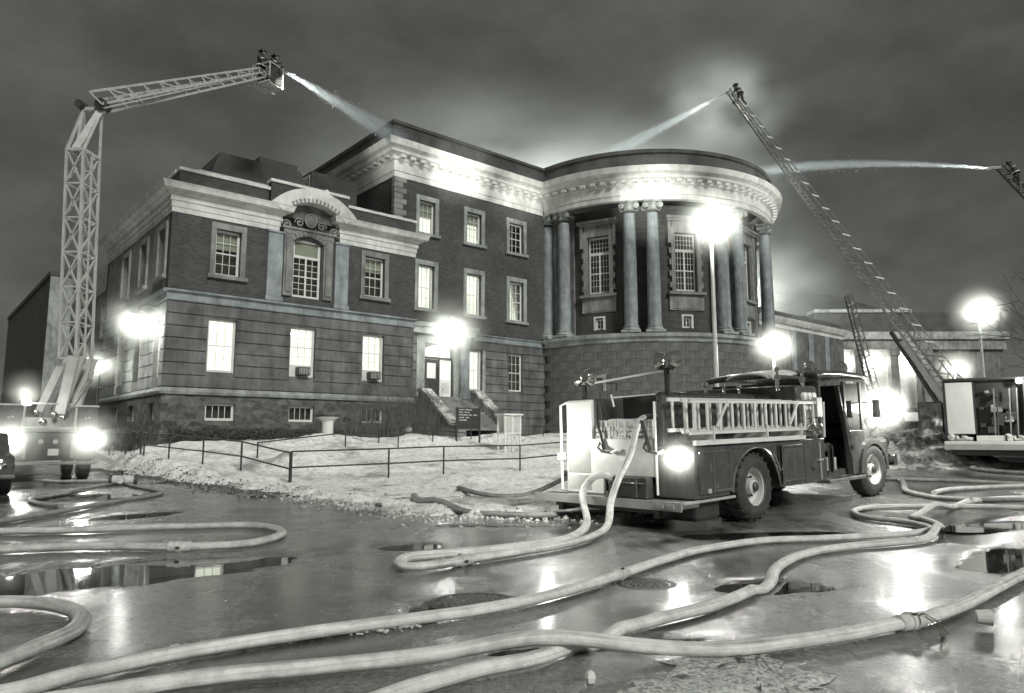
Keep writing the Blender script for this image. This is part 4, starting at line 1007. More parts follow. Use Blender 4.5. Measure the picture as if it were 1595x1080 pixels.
part('bumper_bracket', 'metal_dark', B(5.9, 6.0, .4, .6, .5, .75).box(5.9, 6.0, 1.8, 2.0, .5, .75))
for y in (.25, 2.1):
    q = MB(); q.smooth = True; q.lathe([(.02, 0), (.12, .02), (.14, .1), (.1, .22)], (5.95, y, 1.05), 16, 'X'); part('headlight', 'chrome', q)
q = MB(); q.smooth = True; q.sphere((4.95, -.04, 1.8), .13, 16, 10); part('spotlight', 'lamp_hot', q)
part('spotlight_bracket', 'iron', MB().bar((5.0, .2, 1.5), (4.95, 0, 1.72), .04))
part('mirror', 'metal_dark', B(4.62, 4.68, -.28, -.12, 1.6, 1.95).bar((4.6, .08, 1.9), (4.64, -.2, 1.9), .02), bv=.005)
# beacon, siren, rolled cover
q = MB(); q.smooth = True; q.lathe([(.14, 0), (.15, .05), (.1, .06), (.1, .16), (.06, .2)], (3.4, .55, 2.54), 18); part('beacon', 'chrome', q)
q = MB(); q.smooth = True; q.lathe([(.13, 0), (.15, .03), (.13, .06), (.05, .22), (.02, .25)], (4.35, .35, 2.62), 18, 'X'); q.bar((4.45, .35, 2.5), (4.45, .35, 2.62), .05); part('siren', 'chrome', q)
q = MB(); q.smooth = True                   # domed cover over the cab gap
for j in range(9):
    a = PI * j / 8
    for i in range(6): q.v.append((1.1 + i * .22, .75 + .42 * math.cos(a) * 1.0 - .1, 2.32 + .12 * math.sin(a) * (1 - .06 * abs(i - 2.5)) + .02 * i))
for j in range(8):
    for i in range(5): q.f.append((j * 6 + i, j * 6 + i + 1, (j + 1) * 6 + i + 1, (j + 1) * 6 + i))
o = part('canvas_cover', 'cream_paint', q, smooth=True); m_ = o.modifiers.new('solid', 'SOLIDIFY'); m_.thickness = .04
for x, y in ((1.15, .4), (2.1, .4)):
    q = MB(); q.smooth = True; q.lathe([(.03, 0), (.03, .18), (.06, .2), (.06, .26), (.03, .28), (.03, .34), (.05, .36), (.02, .42)], (x, y - .3, 2.08), 12); part('stanchion', 'chrome', q)
q = MB(); q.bar((1.15, .1, 2.34), (2.1, .1, 2.34), .05); part('hand_bar', 'chrome', q)
for x in (-.3, .25, .75):
    q = MB(); q.smooth = True; q.lathe([(.025, 0), (.025, .1), (.05, .12), (.04, .18)], (x, .6, 2.04), 10); part('stanchion', 'chrome', q)
# twin floodlights on posts, joined by a bar
def twin(x, y, z):
    q = MB(); q.bar((x, y, 2.0), (x, y, z - .14), .06).bar((x, y - .12, z - .14), (x, y + .12, z - .14), .04); po = part('light_post', 'metal_dark', q)
    for s_ in (-.11, .11):
        q = MB(); q.smooth = True; q.lathe([(.02, -.13), (.09, -.1), (.13, -.02), (.145, .04), (.11, .045), (.02, .0)], (x + s_ * .4, y + s_ * 1.2, z), 18, 'X' if s_ < 0 else 'Y'); part('floodlight', 'chrome', q, po, smooth=True)
twin(-1.55, 2.15, 2.36); twin(-1.45, .55, 2.54)
q = MB(); q.bar((-1.55, 2.15, 2.24), (-1.45, .55, 2.38), .03); part('cross_bar', 'ladder_alu', q)
q = MB(); q.bar((-1.5, 1.6, 2.0), (-1.5, .75, 2.02), .02).bar((-1.5, 1.62, 2.05), (-1.52, 1.55, 1.85), .02); part('pike_pole', 'ladder_alu', q)
q = MB(); q.bar((-1.6, 1.78, 2.1), (-1.6, 1.72, 1.35), .02); part('rod', 'metal_dark', q)
# wheels
def wheel_data():
    q = MB(); q.smooth = True
    q.lathe([(.30, -.02), (.40, -.05), (.48, -.03), (.525, .02), (.53, .06), (.53, .24), (.5, .28), (.3, .26)], n=44, axis='Y', caps=False)
    for k in range(44):
        a = 2 * PI * k / 44; M = Matrix.Rotation(-a, 4, 'Y')
        q.box(.51, .545, -.01 + (.0 if k % 2 else .13), .12 + (.0 if k % 2 else .13), -.022, .022, M)
    ty = q.data('tyre', 'rubber', True)
    q = MB(); q.smooth = True
    q.lathe([(.31, -.03), (.315, .0), (.28, .01), (.27, .1), (.2, .13), (.12, .1), (.115, .02), (.08, .0), (.0, -.01)], n=36, axis='Y', caps=False)
    ri = q.data('rim', 'cream_paint', True)
    q = MB()
    for k in range(10):
        a = 2 * PI * k / 10; q.cyl((.155 * math.cos(a), .12, .155 * math.sin(a)), .018, -.05, 8, 'Y')
    q.lathe([(.07, .02), (.075, -.03), (.05, -.05)], n=18, axis='Y'); nu = q.data('hub', 'metal_dark')
    return ty, ri, nu
TY, RI, NU = wheel_data()
def wheel(parent, x, y, z, flip=False, steer=0, rim=True):
    w_ = inst('wheel', TY, parent, (x, y, z), (0, 0, (PI if flip else 0) + steer))
    if rim: inst('rim', RI, w_); inst('hub', NU, w_)
    return w_
wheel(FE, .08, .04, .53); wheel(FE, .08, .36, .53, rim=False); wheel(FE, .08, 2.46, .53, True); wheel(FE, .08, 2.14, .53, True, rim=False)
wheel(FE, 4.92, .06, .53, False, R(-6)); wheel(FE, 4.92, 2.36, .53, True, R(-6))
point(T(-1.95, .22, 1.06), 12, .06); mist(T(-1.72, .2, 1.06), .46, 3.4, 'glare on the rear corner lamp of the fire engine')
point(T(5.1, -.4, 1.8), 260, .12); mist(T(4.95, -.05, 1.8), .8, 1.2, 'glare round the spotlight beside the fire engine bonnet')
spot(T(-2.4, .4, 3.3), lw(17.5, 1.2, 18.4), 105000, 8, 1, .12)
spot(T(-2.4, 2.2, 3.2), lw(22.6, 1.2, 17.6), 65000, 7, 1, .12)
spot(T(-1.6, .4, 3.3), lw(29.5, -5, 17.6), 95000, 10, 1, .12)
spot(T(-1.3, .5, 3.3), lw(37, -8.5, 17.8), 60000, 12, 1, .12)
# side ladders
def side_ladder(name, label, x0, x1, y, zb, n, w_=.46):
    L = empty(name, (0, 0, 0), 0, label, 'ladder'); L.matrix_world = FEM @ Matrix.Translation((x0, y, zb)); 
    for k, z in enumerate((0, w_)):
        q = MB(); q.box(0, x1 - x0, -.022, .022, z - .025, z + .025); q.box(0, x1 - x0, -.03, .03, z + .02, z + .03); bevel(q.build('rail', 'ladder_alu', L), .004, 1)
    q = MB(); q.cyl((0, 0, .02), .024, w_ - .04, 10); me = q.data('rung', 'ladder_alu', True)
    st_ = (x1 - x0 - .24) / (n - 1)
    for k in range(n): inst('rung', me, L, (.12 + st_ * k, 0, 0))
    return L
side_ladder('ladder', 'outer white ladder slung along the right side of the fire engine', -1.75, 2.3, -.02, 1.42, 12)
side_ladder('ladder', 'inner white ladder behind the outer one on the fire engine side', -1.62, 2.15, .2, 1.44, 12)
side_ladder('ladder', 'third ladder nearest the hose bed on the fire engine side', -1.68, 2.0, .4, 1.46, 12)
for x in (-1.2, .4, 1.6): part('ladder_bracket', 'ladder_alu', MB().box(x, x + .04, -.05, .55, 1.28, 1.4).bar((x + .02, -.05, 1.3), (x + .02, -.05, 1.52), .03))
for x in (-1.1, 1.2): part('ladder_stay', 'ladder_alu', MB().bar((x, -.06, 1.5), (x + .33, -.06, 1.88), .03))

# ------------------------------------------------------------------ people (one continuous skinned body each; coat and helmet are children)
def person(loc, rz, label, pose, tilt=0, group=None, scale=1.0, parent_tilt=(0, 0)):
    """pose: dict of joints in metres from the feet; y forward"""
    J = dict(hipc=(0, 0, .92), chest=(0, .02, 1.3), neck=(0, .03, 1.5), head0=(0, .05, 1.58), head1=(0, .07, 1.74),
             sl=(-.2, .02, 1.42), sr=(.2, .02, 1.42), el=(-.27, .16, 1.18), er=(.27, .16, 1.18), hl=(-.14, .42, 1.16), hr=(.14, .42, 1.2),
             kl=(-.11, .06, .5), kr=(.11, .06, .5), fl=(-.12, 0, .08), fr=(.12, 0, .08), tl=(-.12, .16, .04), tr=(.12, .16, .04), pl=(-.1, 0, .88), pr=(.1, 0, .88))
    J.update(pose)
    order = ['hipc', 'chest', 'neck', 'head0', 'head1', 'sl', 'sr', 'el', 'er', 'hl', 'hr', 'kl', 'kr', 'fl', 'fr', 'tl', 'tr', 'pl', 'pr']
    rad = dict(hipc=.16, chest=.18, neck=.06, head0=.085, head1=.085, sl=.085, sr=.085, el=.055, er=.055, hl=.04, hr=.04, kl=.075, kr=.075, fl=.05, fr=.05, tl=.045, tr=.045, pl=.11, pr=.11)
    ed = [('hipc', 'chest'), ('chest', 'neck'), ('neck', 'head0'), ('head0', 'head1'), ('chest', 'sl'), ('chest', 'sr'), ('sl', 'el'), ('sr', 'er'), ('el', 'hl'), ('er', 'hr'),
          ('hipc', 'pl'), ('hipc', 'pr'), ('pl', 'kl'), ('pr', 'kr'), ('kl', 'fl'), ('kr', 'fr'), ('fl', 'tl'), ('fr', 'tr')]
    verts = [J[k] for k in order]; edges = [(order.index(a), order.index(b)) for a, b in ed]; rr = [rad[k] for k in order]
    for side, hk, ek in ((-1, 'hl', 'el'), (1, 'hr', 'er')):   # five fingers, curled
        h = Vector(J[hk]); d = (h - Vector(J[ek])).normalized(); sdir = d.cross(Vector((0, 0, 1))).normalized(); ud = sdir.cross(d)
        for f in range(5):
            off = (f - 1.5) * .02 if f < 4 else -side * .045
            b_ = h + sdir * off + d * (.03 if f < 4 else 0); L_ = (.05, .058, .055, .045, .04)[f]
            m_ = b_ + d * L_; t_ = m_ - ud * .035 + d * .01
            i0 = len(verts); verts += [tuple(b_), tuple(m_), tuple(t_)]; edges += [(order.index(hk), i0), (i0, i0 + 1), (i0 + 1, i0 + 2)]; rr += [.011, .01, .008]
    me = bpy.data.meshes.new('person'); me.from_pydata(verts, edges, []); me.materials.append(MATS['coat'])
    o = bpy.data.objects.new('person', me); COL.objects.link(o)
    m = o.modifiers.new('skin', 'SKIN')
    for i, sv in enumerate(me.skin_vertices[0].data): sv.radius = (rr[i], rr[i]); sv.use_root = (i == 0)
    s = o.modifiers.new('sub', 'SUBSURF'); s.levels = s.render_levels = 1
    o.location = loc; o.rotation_euler = (tilt, 0, rz); o.scale = (scale,) * 3
    tag(o, label, 'person', group)
    hd = Vector(J['head1']); q = MB(); q.smooth = True
    q.sphere(tuple(hd + Vector((0, -.005, .03))), .125, 16, 8, (1, 1.12, .85)); q.lathe([(.13, 0), (.2, -.03), (.19, -.04), (.12, -.01)], tuple(hd + Vector((0, -.03, .02))), 18)
    q.build('helmet', 'metal_dark', o)
    q = MB(); q.smooth = True; f0 = hd + Vector((0, .06, -.06)); q.sphere(tuple(f0), .075, 12, 8, (.9, .6, 1.1)); q.sphere(tuple(f0 + Vector((0, .05, -.01))), .018, 8, 6)
    q.build('face', 'skin', o)
    c, hp = Vector(J['chest']), Vector(J['hipc'])
    q = MB(); q.smooth = True
    pr = []
    for k in range(6):
        t_ = k / 5; p_ = c.lerp(hp, t_ * 1.25); 
        for a in range(16): an = 2 * PI * a / 16; q.v.append((p_.x + (.21 + .05 * t_) * math.cos(an), p_.y + (.155 + .04 * t_) * math.sin(an), p_.z + .1))
    for k in range(5):
        for a in range(16): q.f.append((k * 16 + a, k * 16 + (a + 1) % 16, (k + 1) * 16 + (a + 1) % 16, (k + 1) * 16 + a))
    coat = q.build('coat', 'coat', o)
    for t_ in (.15, 1.1):
        p_ = c.lerp(hp, t_); q = MB(); q.lathe([(1, -.022), (1, .022)], n=16, caps=False); q.v = [(p_.x + x * (.222 + .05 * t_), p_.y + y * (.168 + .04 * t_), p_.z + .1 + z) for x, y, z in q.v]; q.build('reflective_band', 'white_paint', coat)
    return o

# ------------------------------------------------------------------ lattice aerial platform truck on the left
AX, AY = -14.15, 22.0
AT = empty('platform_truck', (AX, AY, 0), R(38), 'fire truck with bright lights facing the camera, under the lattice boom at the left', 'fire truck')
P_ = lambda name, mat, mb, parent=AT, bv=0, smooth=None: part(name, mat, mb, parent, bv, smooth)
for x0 in (-1.28, .72):
    b_ = P_('cabinet', 'truck_paint', B(x0, x0 + .56, 0, 2.2, 1.5, 2.28), bv=.02)
    P_('cabinet_edge', 'boom_paint', B(x0 - .02, x0 + .58, -.03, 2.22, 2.28, 2.33), b_)
    P_('lettering', 'boom_paint', B(x0 + .2, x0 + .26, -.01, 0, 1.9, 1.95).box(x0 + .29, x0 + .36, -.012, 0, 1.91, 1.97), b_)
P_('body', 'truck_paint', B(-1.25, 1.27, .02, 6.5, .62, 1.47), bv=.04)
P_('deck', 'tread_plate', B(-.72, .72, -.02, 6.4, 1.5, 1.56))
for a_, b_ in (((-.74, 0, 1.62), (.74, 0, 1.62)), ((-.7, .05, 1.56), (-.66, .05, 2.25)), ((.68, .05, 1.56), (.68, .05, 2.25)), ((-.45, 1.6, 2.42), (.8, 1.6, 2.42))): P_('deck_rail', 'boom_paint', MB().bar(a_, b_, .05))
P_('bumper', 'chrome', B(-1.28, 1.29, -.16, -.02, .5, .6), bv=.015)
P_('grille', 'metal_dark', B(-.55, .62, -.03, .02, .62, 1.35))
q = MB()
for k in range(8): q.box(-.5, .56, -.05, -.03, .7 + k * .08, .72 + k * .08)
P_('grille_bar', 'iron', q)
P_('plate', 'boom_paint', B(.0, .28, -.07, -.05, .78, .98))
for x in (-.2, .18): P_('fog_lamp', 'boom_paint', MB().cyl((x, -.02, 1.2), .07, -.06, 14, 'Y'))
for x in (-.6, .62): P_('handle', 'chrome', MB().bar((x, -.05, .7), (x, -.05, 1.2), .07))
for x in (-.98, 1.02):
    q = MB(); q.smooth = True; q.lathe([(.16, 0), (.15, -.05), (.02, -.06)], (x, .02, 1.27), 18, 'Y'); P_('headlight', 'lamp_hot', q)
AT_M = Matrix.Translation((AX, AY, 0)) @ Matrix.Rotation(R(38), 4, 'Z')
for x, e in ((-.98, 60), (1.02, 60)):
    p = AT_M @ Vector((x, -.3, 1.27)); point(p, e, .12); mist(p, 1.35, 2.0, 'glare on the %s headlight of the platform truck' % ('left' if x < 0 else 'right'))
spot(AT_M @ Vector((1.02, -.5, 1.27)), (2.4, 11, .8), 2600, 26, .9, .12)
spot(AT_M @ Vector((-.98, -.5, 1.27)), (-3, 8, .2), 1500, 34, .9, .12)
for y in (1.2, 5.2):
    for x, f in ((-1.2, False), (1.24, True)):
        w_ = inst('wheel', TY, AT, (x, y, .53), (0, 0, -PI / 2 if not f else PI / 2)); inst('rim', RI, w_)
P_('outrigger', 'boom_paint', MB().bar((1.2, 1.5, .9), (2.3, 1.2, .35), .16).bar((2.3, 1.2, .35), (2.3, 1.2, .05), .1).box(2.1, 2.5, 1.0, 1.4, 0, .06))
q = MB(); q.cyl((.1, 2.0, 1.56), .75, .4, 28); P_('turntable', 'boom_paint', q)
q = MB(); q.smooth = True; q.lathe([(.12, 0), (.12, .12), (.05, .2)], (-.55, 1.4, 2.35), 14); P_('beacon', 'lamp_hot', q)
p = AT_M @ Vector((-.62, 1.1, 2.75)); point(p, 6, .1); mist(p + Vector((0, 0, .1)), .8, 1.6, 'glare over the beacon on the platform truck')
q = MB()
for (x, y, z, r) in ((-.1, .9, 1.8, .12), (.2, 1.0, 2.05, .09), (.42, .8, 1.95, .1), (-.3, .9, 2.1, .07)): q.sphere((x, y, z), r, 10, 8)
q.smooth = True; P_('hydraulic_fitting', 'chrome', q)
# boom
BM = empty('lattice_boom', (AX + .1, AY + 2.0, 2.0), 0, 'tall pale lattice boom rising over the left wing and folding towards the roof', 'boom')
Bo = Vector(BM.location)
def pl(x, y, z): return Vector((x, y, z)) - Bo
def bars(name, mat, segs, parent=BM):
    q = MB()
    for a, b, w_ in segs: q.bar(pl(*a), pl(*b), w_)
    return q.build(name, mat, parent)
for dx, dy in ((0, 0), (.0, .75)):          # two pairs of lower plates
    q = MB()
    for a, b, w_ in (((-15.75, 23.9 + dy, 2.2), (-15.05, 23.9 + dy, 4.0), .26), ((-14.8, 23.5 + dy, 2.1), (-14.5, 23.5 + dy, 4.0), .34), ((-14.75, 23.62 + dy, 2.4), (-14.3, 23.62 + dy, 4.0), .2)):
        q.bar(pl(*a), pl(*b), .08, w_, up=(1, 0, 0))
    q.build('boom_plate', 'boom_paint', BM)
q = MB(); q.bar(pl(-15.2, 24.2, 2.3), pl(-14.6, 24.2, 3.6), .16); q.bar(pl(-14.95, 24.2, 2.2), pl(-14.3, 24.2, 3.3), .12); q.build('hydraulic_ram', 'ladder_grey', BM)
def lerp3(a, b, t): return tuple(a[i] + (b[i] - a[i]) * t for i in range(3))
base = [(-15.05, 23.6, 3.95), (-14.5, 23.6, 3.95), (-14.55, 24.6, 3.95), (-15.1, 24.6, 3.95)]
top = [(-15.37, 23.6, 11.2), (-14.8, 23.6, 11.2), (-14.75, 24.5, 11.2), (-15.3, 24.5, 11.2)]
for a, b in zip(base, top): bars('boom_chord', 'boom_paint', [(a, b, .075)])
bars('boom_chord', 'boom_paint', [((-14.7, 24.0, 3.95), (-15.0, 24.0, 11.2), .09)])
NB = 6
for k in range(NB + 1):
    t_ = k / NB; ring = [lerp3(a, b, t_) for a, b in zip(base, top)]
    bars('boom_brace', 'boom_paint', [(ring[i], ring[(i + 1) % 4], .05) for i in range(4)])
    if k < NB:
        r2 = [lerp3(a, b, (k + 1) / NB) for a, b in zip(base, top)]
        for i in range(4):
            bars('boom_brace', 'boom_paint', [(ring[i], r2[(i + 1) % 4], .045), (ring[(i + 1) % 4], r2[i], .045)])
for k in range(24):                        # ladder rungs between the middle chord and its mate
    z = 4.2 + k * .29; x = -14.7 - .28 * k / 24
    bars('rung', 'boom_paint', [((x, 24.02, z), (x + .24, 24.02, z), .03)])
bars('boom_chord', 'boom_paint', [((-14.46, 24.02, 3.95), (-14.74, 24.02, 11.2), .05)])
j0, j1 = (-15.15, 24, 12.85), (-14.5, 24, 12.85)
for a, b, w_ in ((top[0], j0, .09), (top[3], j0, .09), (top[1], j1, .09), (top[2], j1, .09), ((-15.1, 23.7, 11.2), j0, .08), ((-15.15, 23.7, 11.2), j1, .22), (j0, j1, .12)):
    bars('boom_chord', 'boom_paint', [(a, b, w_)])
bars('platform_rail', 'boom_paint', [(top[i], top[(i + 1) % 4], .1) for i in range(4)])
for a_, r_ in ((pl(-14.45, 23.75, 12.95), .2), (pl(-15.2, 23.75, 12.95), .15)):
    q = MB(); q.smooth = True; q.cyl(a_, r_, .4, 18, 'Y'); q.build('pivot', 'metal_dark', BM)
# upper boom
u0 = [(-14.8, 23.7, 13.35), (-14.35, 23.7, 12.9), (-14.35, 24.3, 12.9), (-14.8, 24.3, 13.35)]
u1 = [(-12.25, 32.6, 19.1), (-12.2, 32.6, 18.85), (-12.05, 33.0, 18.85), (-12.1, 33.0, 19.1)]
for a, b in zip(u0, u1): bars('boom_chord', 'boom_paint', [(a, b, .085)])
bars('boom_chord', 'boom_paint', [((-14.25, 23.7, 12.75), (-12.3, 32.5, 18.7), .05)])
for k in range(13):
    t_ = k / 12; ring = [lerp3(a, b, t_) for a, b in zip(u0, u1)]
    bars('boom_brace', 'boom_paint', [(ring[i], ring[(i + 1) % 4], .05) for i in range(4)])
    if k < 12 and k % 3 == 1:
        r2 = [lerp3(a, b, (k + 1) / 12) for a, b in zip(u0, u1)]
        bars('boom_brace', 'boom_paint', [(ring[0], r2[1], .04), (ring[3], r2[2], .04)])
# bucket
BK = empty('platform_bucket', (-11.95, 33, 18.25), R(-25), 'fire platform bucket at the tip of the lattice boom', 'bucket')
q = MB(); q.box(-.55, .55, -.45, .45, 0, .06); q.build('bucket_floor', 'boom_paint', BK)
q = MB()
for x in (-.55, .55):
    for y in (-.45, .45): q.bar((x, y, 0), (x, y, 1.05), .045)
for z in (1.05,):
    q.bar((-.55, -.45, z), (.55, -.45, z), .05).bar((.55, -.45, z), (.55, .45, z), .05).bar((.55, .45, z), (-.55, .45, z), .05).bar((-.55, .45, z), (-.55, -.45, z), .05)
q.bar((-.75, -.5, .05), (.62, -.5, .05), .07).bar((-.2, -.5, .02), (.3, .2, -.3), .06); q.build('bucket_rail', 'boom_paint', BK)
q = MB(); q.box(-.53, .53, .4, .43, .1, .95); q.box(.5, .53, -.4, .4, .1, .95); q.build('bucket_panel', 'metal_dark', BK)
q = MB(); q.smooth = True; q.tube([(.3, .2, 1.0), (.62, .1, .95), (.95, .0, .78)], [.07, .06, .035], 10); q.build('nozzle', 'chrome', BK)
person((-12.25, 32.85, 18.32), R(-110), 'firefighter in dark coat and helmet on the boom side of the platform bucket', {}, group=None)
person((-11.75, 33.1, 18.3), R(-100), 'firefighter in banded coat working the nozzle in the platform bucket', {'head1': (0, .12, 1.66), 'head0': (0, .1, 1.54), 'neck': (0, .07, 1.46)})

# ------------------------------------------------------------------ turntable ladders
def aerial_ladder(a, b, w0, w1, h0, h1, nr, label, mat='ladder_grey', side=None, bright=None):
    a, b = Vector(a), Vector(b); d = (b - a).normalized()
    L = empty('aerial_ladder', a, 0, label, 'aerial ladder')
    x = d.cross(Vector((0, 0, 1))).normalized(); u = x.cross(d).normalized()
    if u.z < 0: u = -u
    n = (b - a).length
    def pt(t_, sx, up): return (b - a) * t_ + x * sx * (w0 + (w1 - w0) * t_) / 2 + u * up * (h0 + (h1 - h0) * t_)
    for sx in (-1, 1):
        for up in (0, 1):
            q = MB(); m = 4
            q.bar(pt(0, sx, up), pt(1, sx, up), .09 if up == 0 else .05); q.build('rail', mat, L)
    q = MB()
    for k in range(nr * 2):
        t0, t1 = k / (nr * 2), (k + 1) / (nr * 2)
        for sx in (-1, 1): q.bar(pt(t0, sx, k % 2), pt(t1, sx, (k + 1) % 2), .035)
    br = q.build('truss_brace', mat, L); br['kind'] = 'stuff'
    q = MB(); q.cyl((0, 0, -.5), .03, 1.0, 8); me = q.data('rung', mat)
    for k in range(nr * 3):
        t_ = (k + .5) / (nr * 3); o = inst('rung', me, L, pt(t_, 0, 0)); o.rotation_euler = x.to_track_quat('Z', 'Y').to_euler(); o.scale = (1, 1, w0 + (w1 - w0) * t_)
    q = MB(); q.box(-.5, .5, -.03, .03, -.03, .03); me = q.data('cross_bar', 'white_paint')
    for k in range(0, nr, 1):
        t_ = (k + .3) / nr; o = inst('cross_bar', me, L, pt(t_, 0, 1.02)); o.rotation_euler = x.to_track_quat('X', 'Z').to_euler(); o.scale = ((w0 + (w1 - w0) * t_), 1, 1)
    return L, d, x, u
base_p = Vector((20.7, 34, 3.5)); tip = Vector((14.1, 44, 23.6))
L1, d1, x1, u1_ = aerial_ladder(base_p, tip, .9, .45, .75, .3, 22, 'long aerial ladder leaning up left to the rotunda roof')
q = MB(); q.bar(Vector((0, 0, 0)) - d1 * 1.5 - u1_ * .2, d1 * 3.2 - u1_ * .2, .5, .35); q.build('ladder_bed', 'boom_paint', L1)
q = MB(); q.bar(Vector((-.1, 0, -1.2)), d1 * 4 - u1_ * .5, .16); q.build('hydraulic_ram', 'metal_dark', L1)
t2 = Vector((28.3, 40, 16.8)); b2 = Vector((33.6, 34.5, 3.4))
L2, d2_, x2, u2 = aerial_ladder(b2, t2, .9, .5, .7, .35, 18, 'dark aerial ladder entering the picture at the right edge', 'iron')
aerial_ladder((25.6, 50, 2.0), (23.8, 50, 11.4), .8, .5, .5, .3, 10, 'faint aerial ladder standing behind the fire engine cab', 'metal_dark')
cl = {'kl': (-.11, .3, .62), 'kr': (.11, .1, .45), 'fl': (-.12, .15, .3), 'tl': (-.12, .28, .27), 'head1': (0, .1, 1.72)}
def on_ladder(o, p, d, u, x):
    z = (d * .93 + Vector((0, 0, .37))).normalized(); y = (-u - z * (-u).dot(z)).normalized(); xx = y.cross(z)
    o.matrix_world = Matrix(((xx.x, y.x, z.x, p.x), (xx.y, y.y, z.y, p.y), (xx.z, y.z, z.z, p.z), (0, 0, 0, 1)))
on_ladder(person((0, 0, 0), 0, 'firefighter at the top of the long leaning aerial ladder', cl), tip - d1 * 1.75 + u1_ * .42, d1, u1_, x1)
for Lx, tp, dd, uu, aim in ((L1, tip, d1, u1_, Vector((-8.0, 7, -2.1))), (L2, t2, d2_, u2, Vector((-9.7, 14, 6.5)))):
    a_ = aim.normalized(); p_ = tp - Vector(Lx.location); q = MB(); q.smooth = True; q.tube([p_ + uu * .2, p_ + uu * .2 + a_ * .35, p_ + uu * .15 + a_ * .8], [.08, .06, .04], 10); q.build('nozzle', 'white_paint', Lx)
on_ladder(person((0, 0, 0), 0, 'firefighter at the top of the aerial ladder by the right edge', cl), t2 - d2_ * 1.75 + u2 * .42, d2_, u2, x2)

# ------------------------------------------------------------------ ladder truck on the right edge
LT = empty('ladder_truck', (14.9, 22, gz(14.9, 22) + .02), R(-32), 'ladder truck cut by the right edge, pale lockers and white tailboard', 'fire truck')
Q_ = lambda name, mat, mb, parent=LT, bv=0, smooth=None: part(name, mat, mb, parent, bv, smooth)
Q_('side_panel', 'white_paint', B(-1.35, -.6, 0, 9, 1.0, 2.62), bv=.02)
Q_('side_panel', 'white_paint', B(.72, 1.5, 0, 9, 1.0, 2.66), bv=.02)
Q_('panel_edge', 'iron', B(-1.41, -1.36, -.02, 9, .9, 2.66).box(-.6, -.56, -.01, .3, 1.0, 2.62).box(.68, .72, -.01, .3, 1.0, 2.66))
Q_('roof_edge', 'metal_dark', B(-1.4, 1.5, -.05, 9, 2.66, 2.74), bv=.02)
Q_('tailboard', 'white_paint', B(-1.45, 1.6, -.7, -.02, .66, .78), bv=.02)
Q_('tailboard_edge', 'boom_paint', B(-1.45, 1.6, -.74, -.7, .52, .7), bv=.01)
Q_('inner_wall', 'iron', B(-.56, .68, .5, .6, .8, 2.6))
Q_('chassis', 'iron', B(-1.2, 1.4, -.3, 8.5, .35, .6))
random.seed(11)
for k in range(14):                         # stowed gear in the dark bay
    x = random.uniform(-.45, .5); z = random.uniform(1.0, 2.4); w_ = random.uniform(.05, .16)
    Q_('stowed_gear', random.choice(['metal_dark', 'boom_paint', 'chrome', 'ladder_grey', 'iron']), B(x - w_, x + w_, .1, .5, z - w_ * .8, z + w_ * .8), bv=.02)
for k in range(5):
    x = random.uniform(-.4, .5); Q_('stowed_pole', random.choice(['chrome', 'ladder_grey']), MB().bar((x, .1, .95), (x + .05, .12, 2.4), .035))
for x in (-1.0, .45):
    q = MB(); q.smooth = True
    q.tube([(x - .25 + .5 * k / 10 + .12 * math.sin(k * 1.3), -.35 + .1 * math.cos(k * 1.7), .86 + .05 * math.sin(k)) for k in range(11)], .055, 8); q.sphere((x - .25, -.4, .9), .11, 12, 8); Q_('hose_roll', 'hose_grey', q)
Q_('plank', 'white_paint', B(-.6, .3, -.5, -.1, .79, .95), bv=.01); Q_('strap', 'iron', B(.12, .17, -.52, -.09, .78, .96))
Q_('fill_lamp', 'lamp_warm', MB().cyl((.6, -.06, 2.6), .09, -.05, 14, 'Y'))  # lamp added, with the point below, to brighten the truck rear
point((15.2, 20.6, gz(14.9, 22) + 2.7), 150, .1)
for x in (-1.05, 1.15):
    w_ = inst('wheel', TY, LT, (x - .1, 1.8, .53), (0, 0, -PI / 2)); inst('rim', RI, w_)
Q_('turntable', 'truck_paint', MB().box(-2.3, -1.5, 3.8, 5.0, 1.0, 2.2), bv=.05)

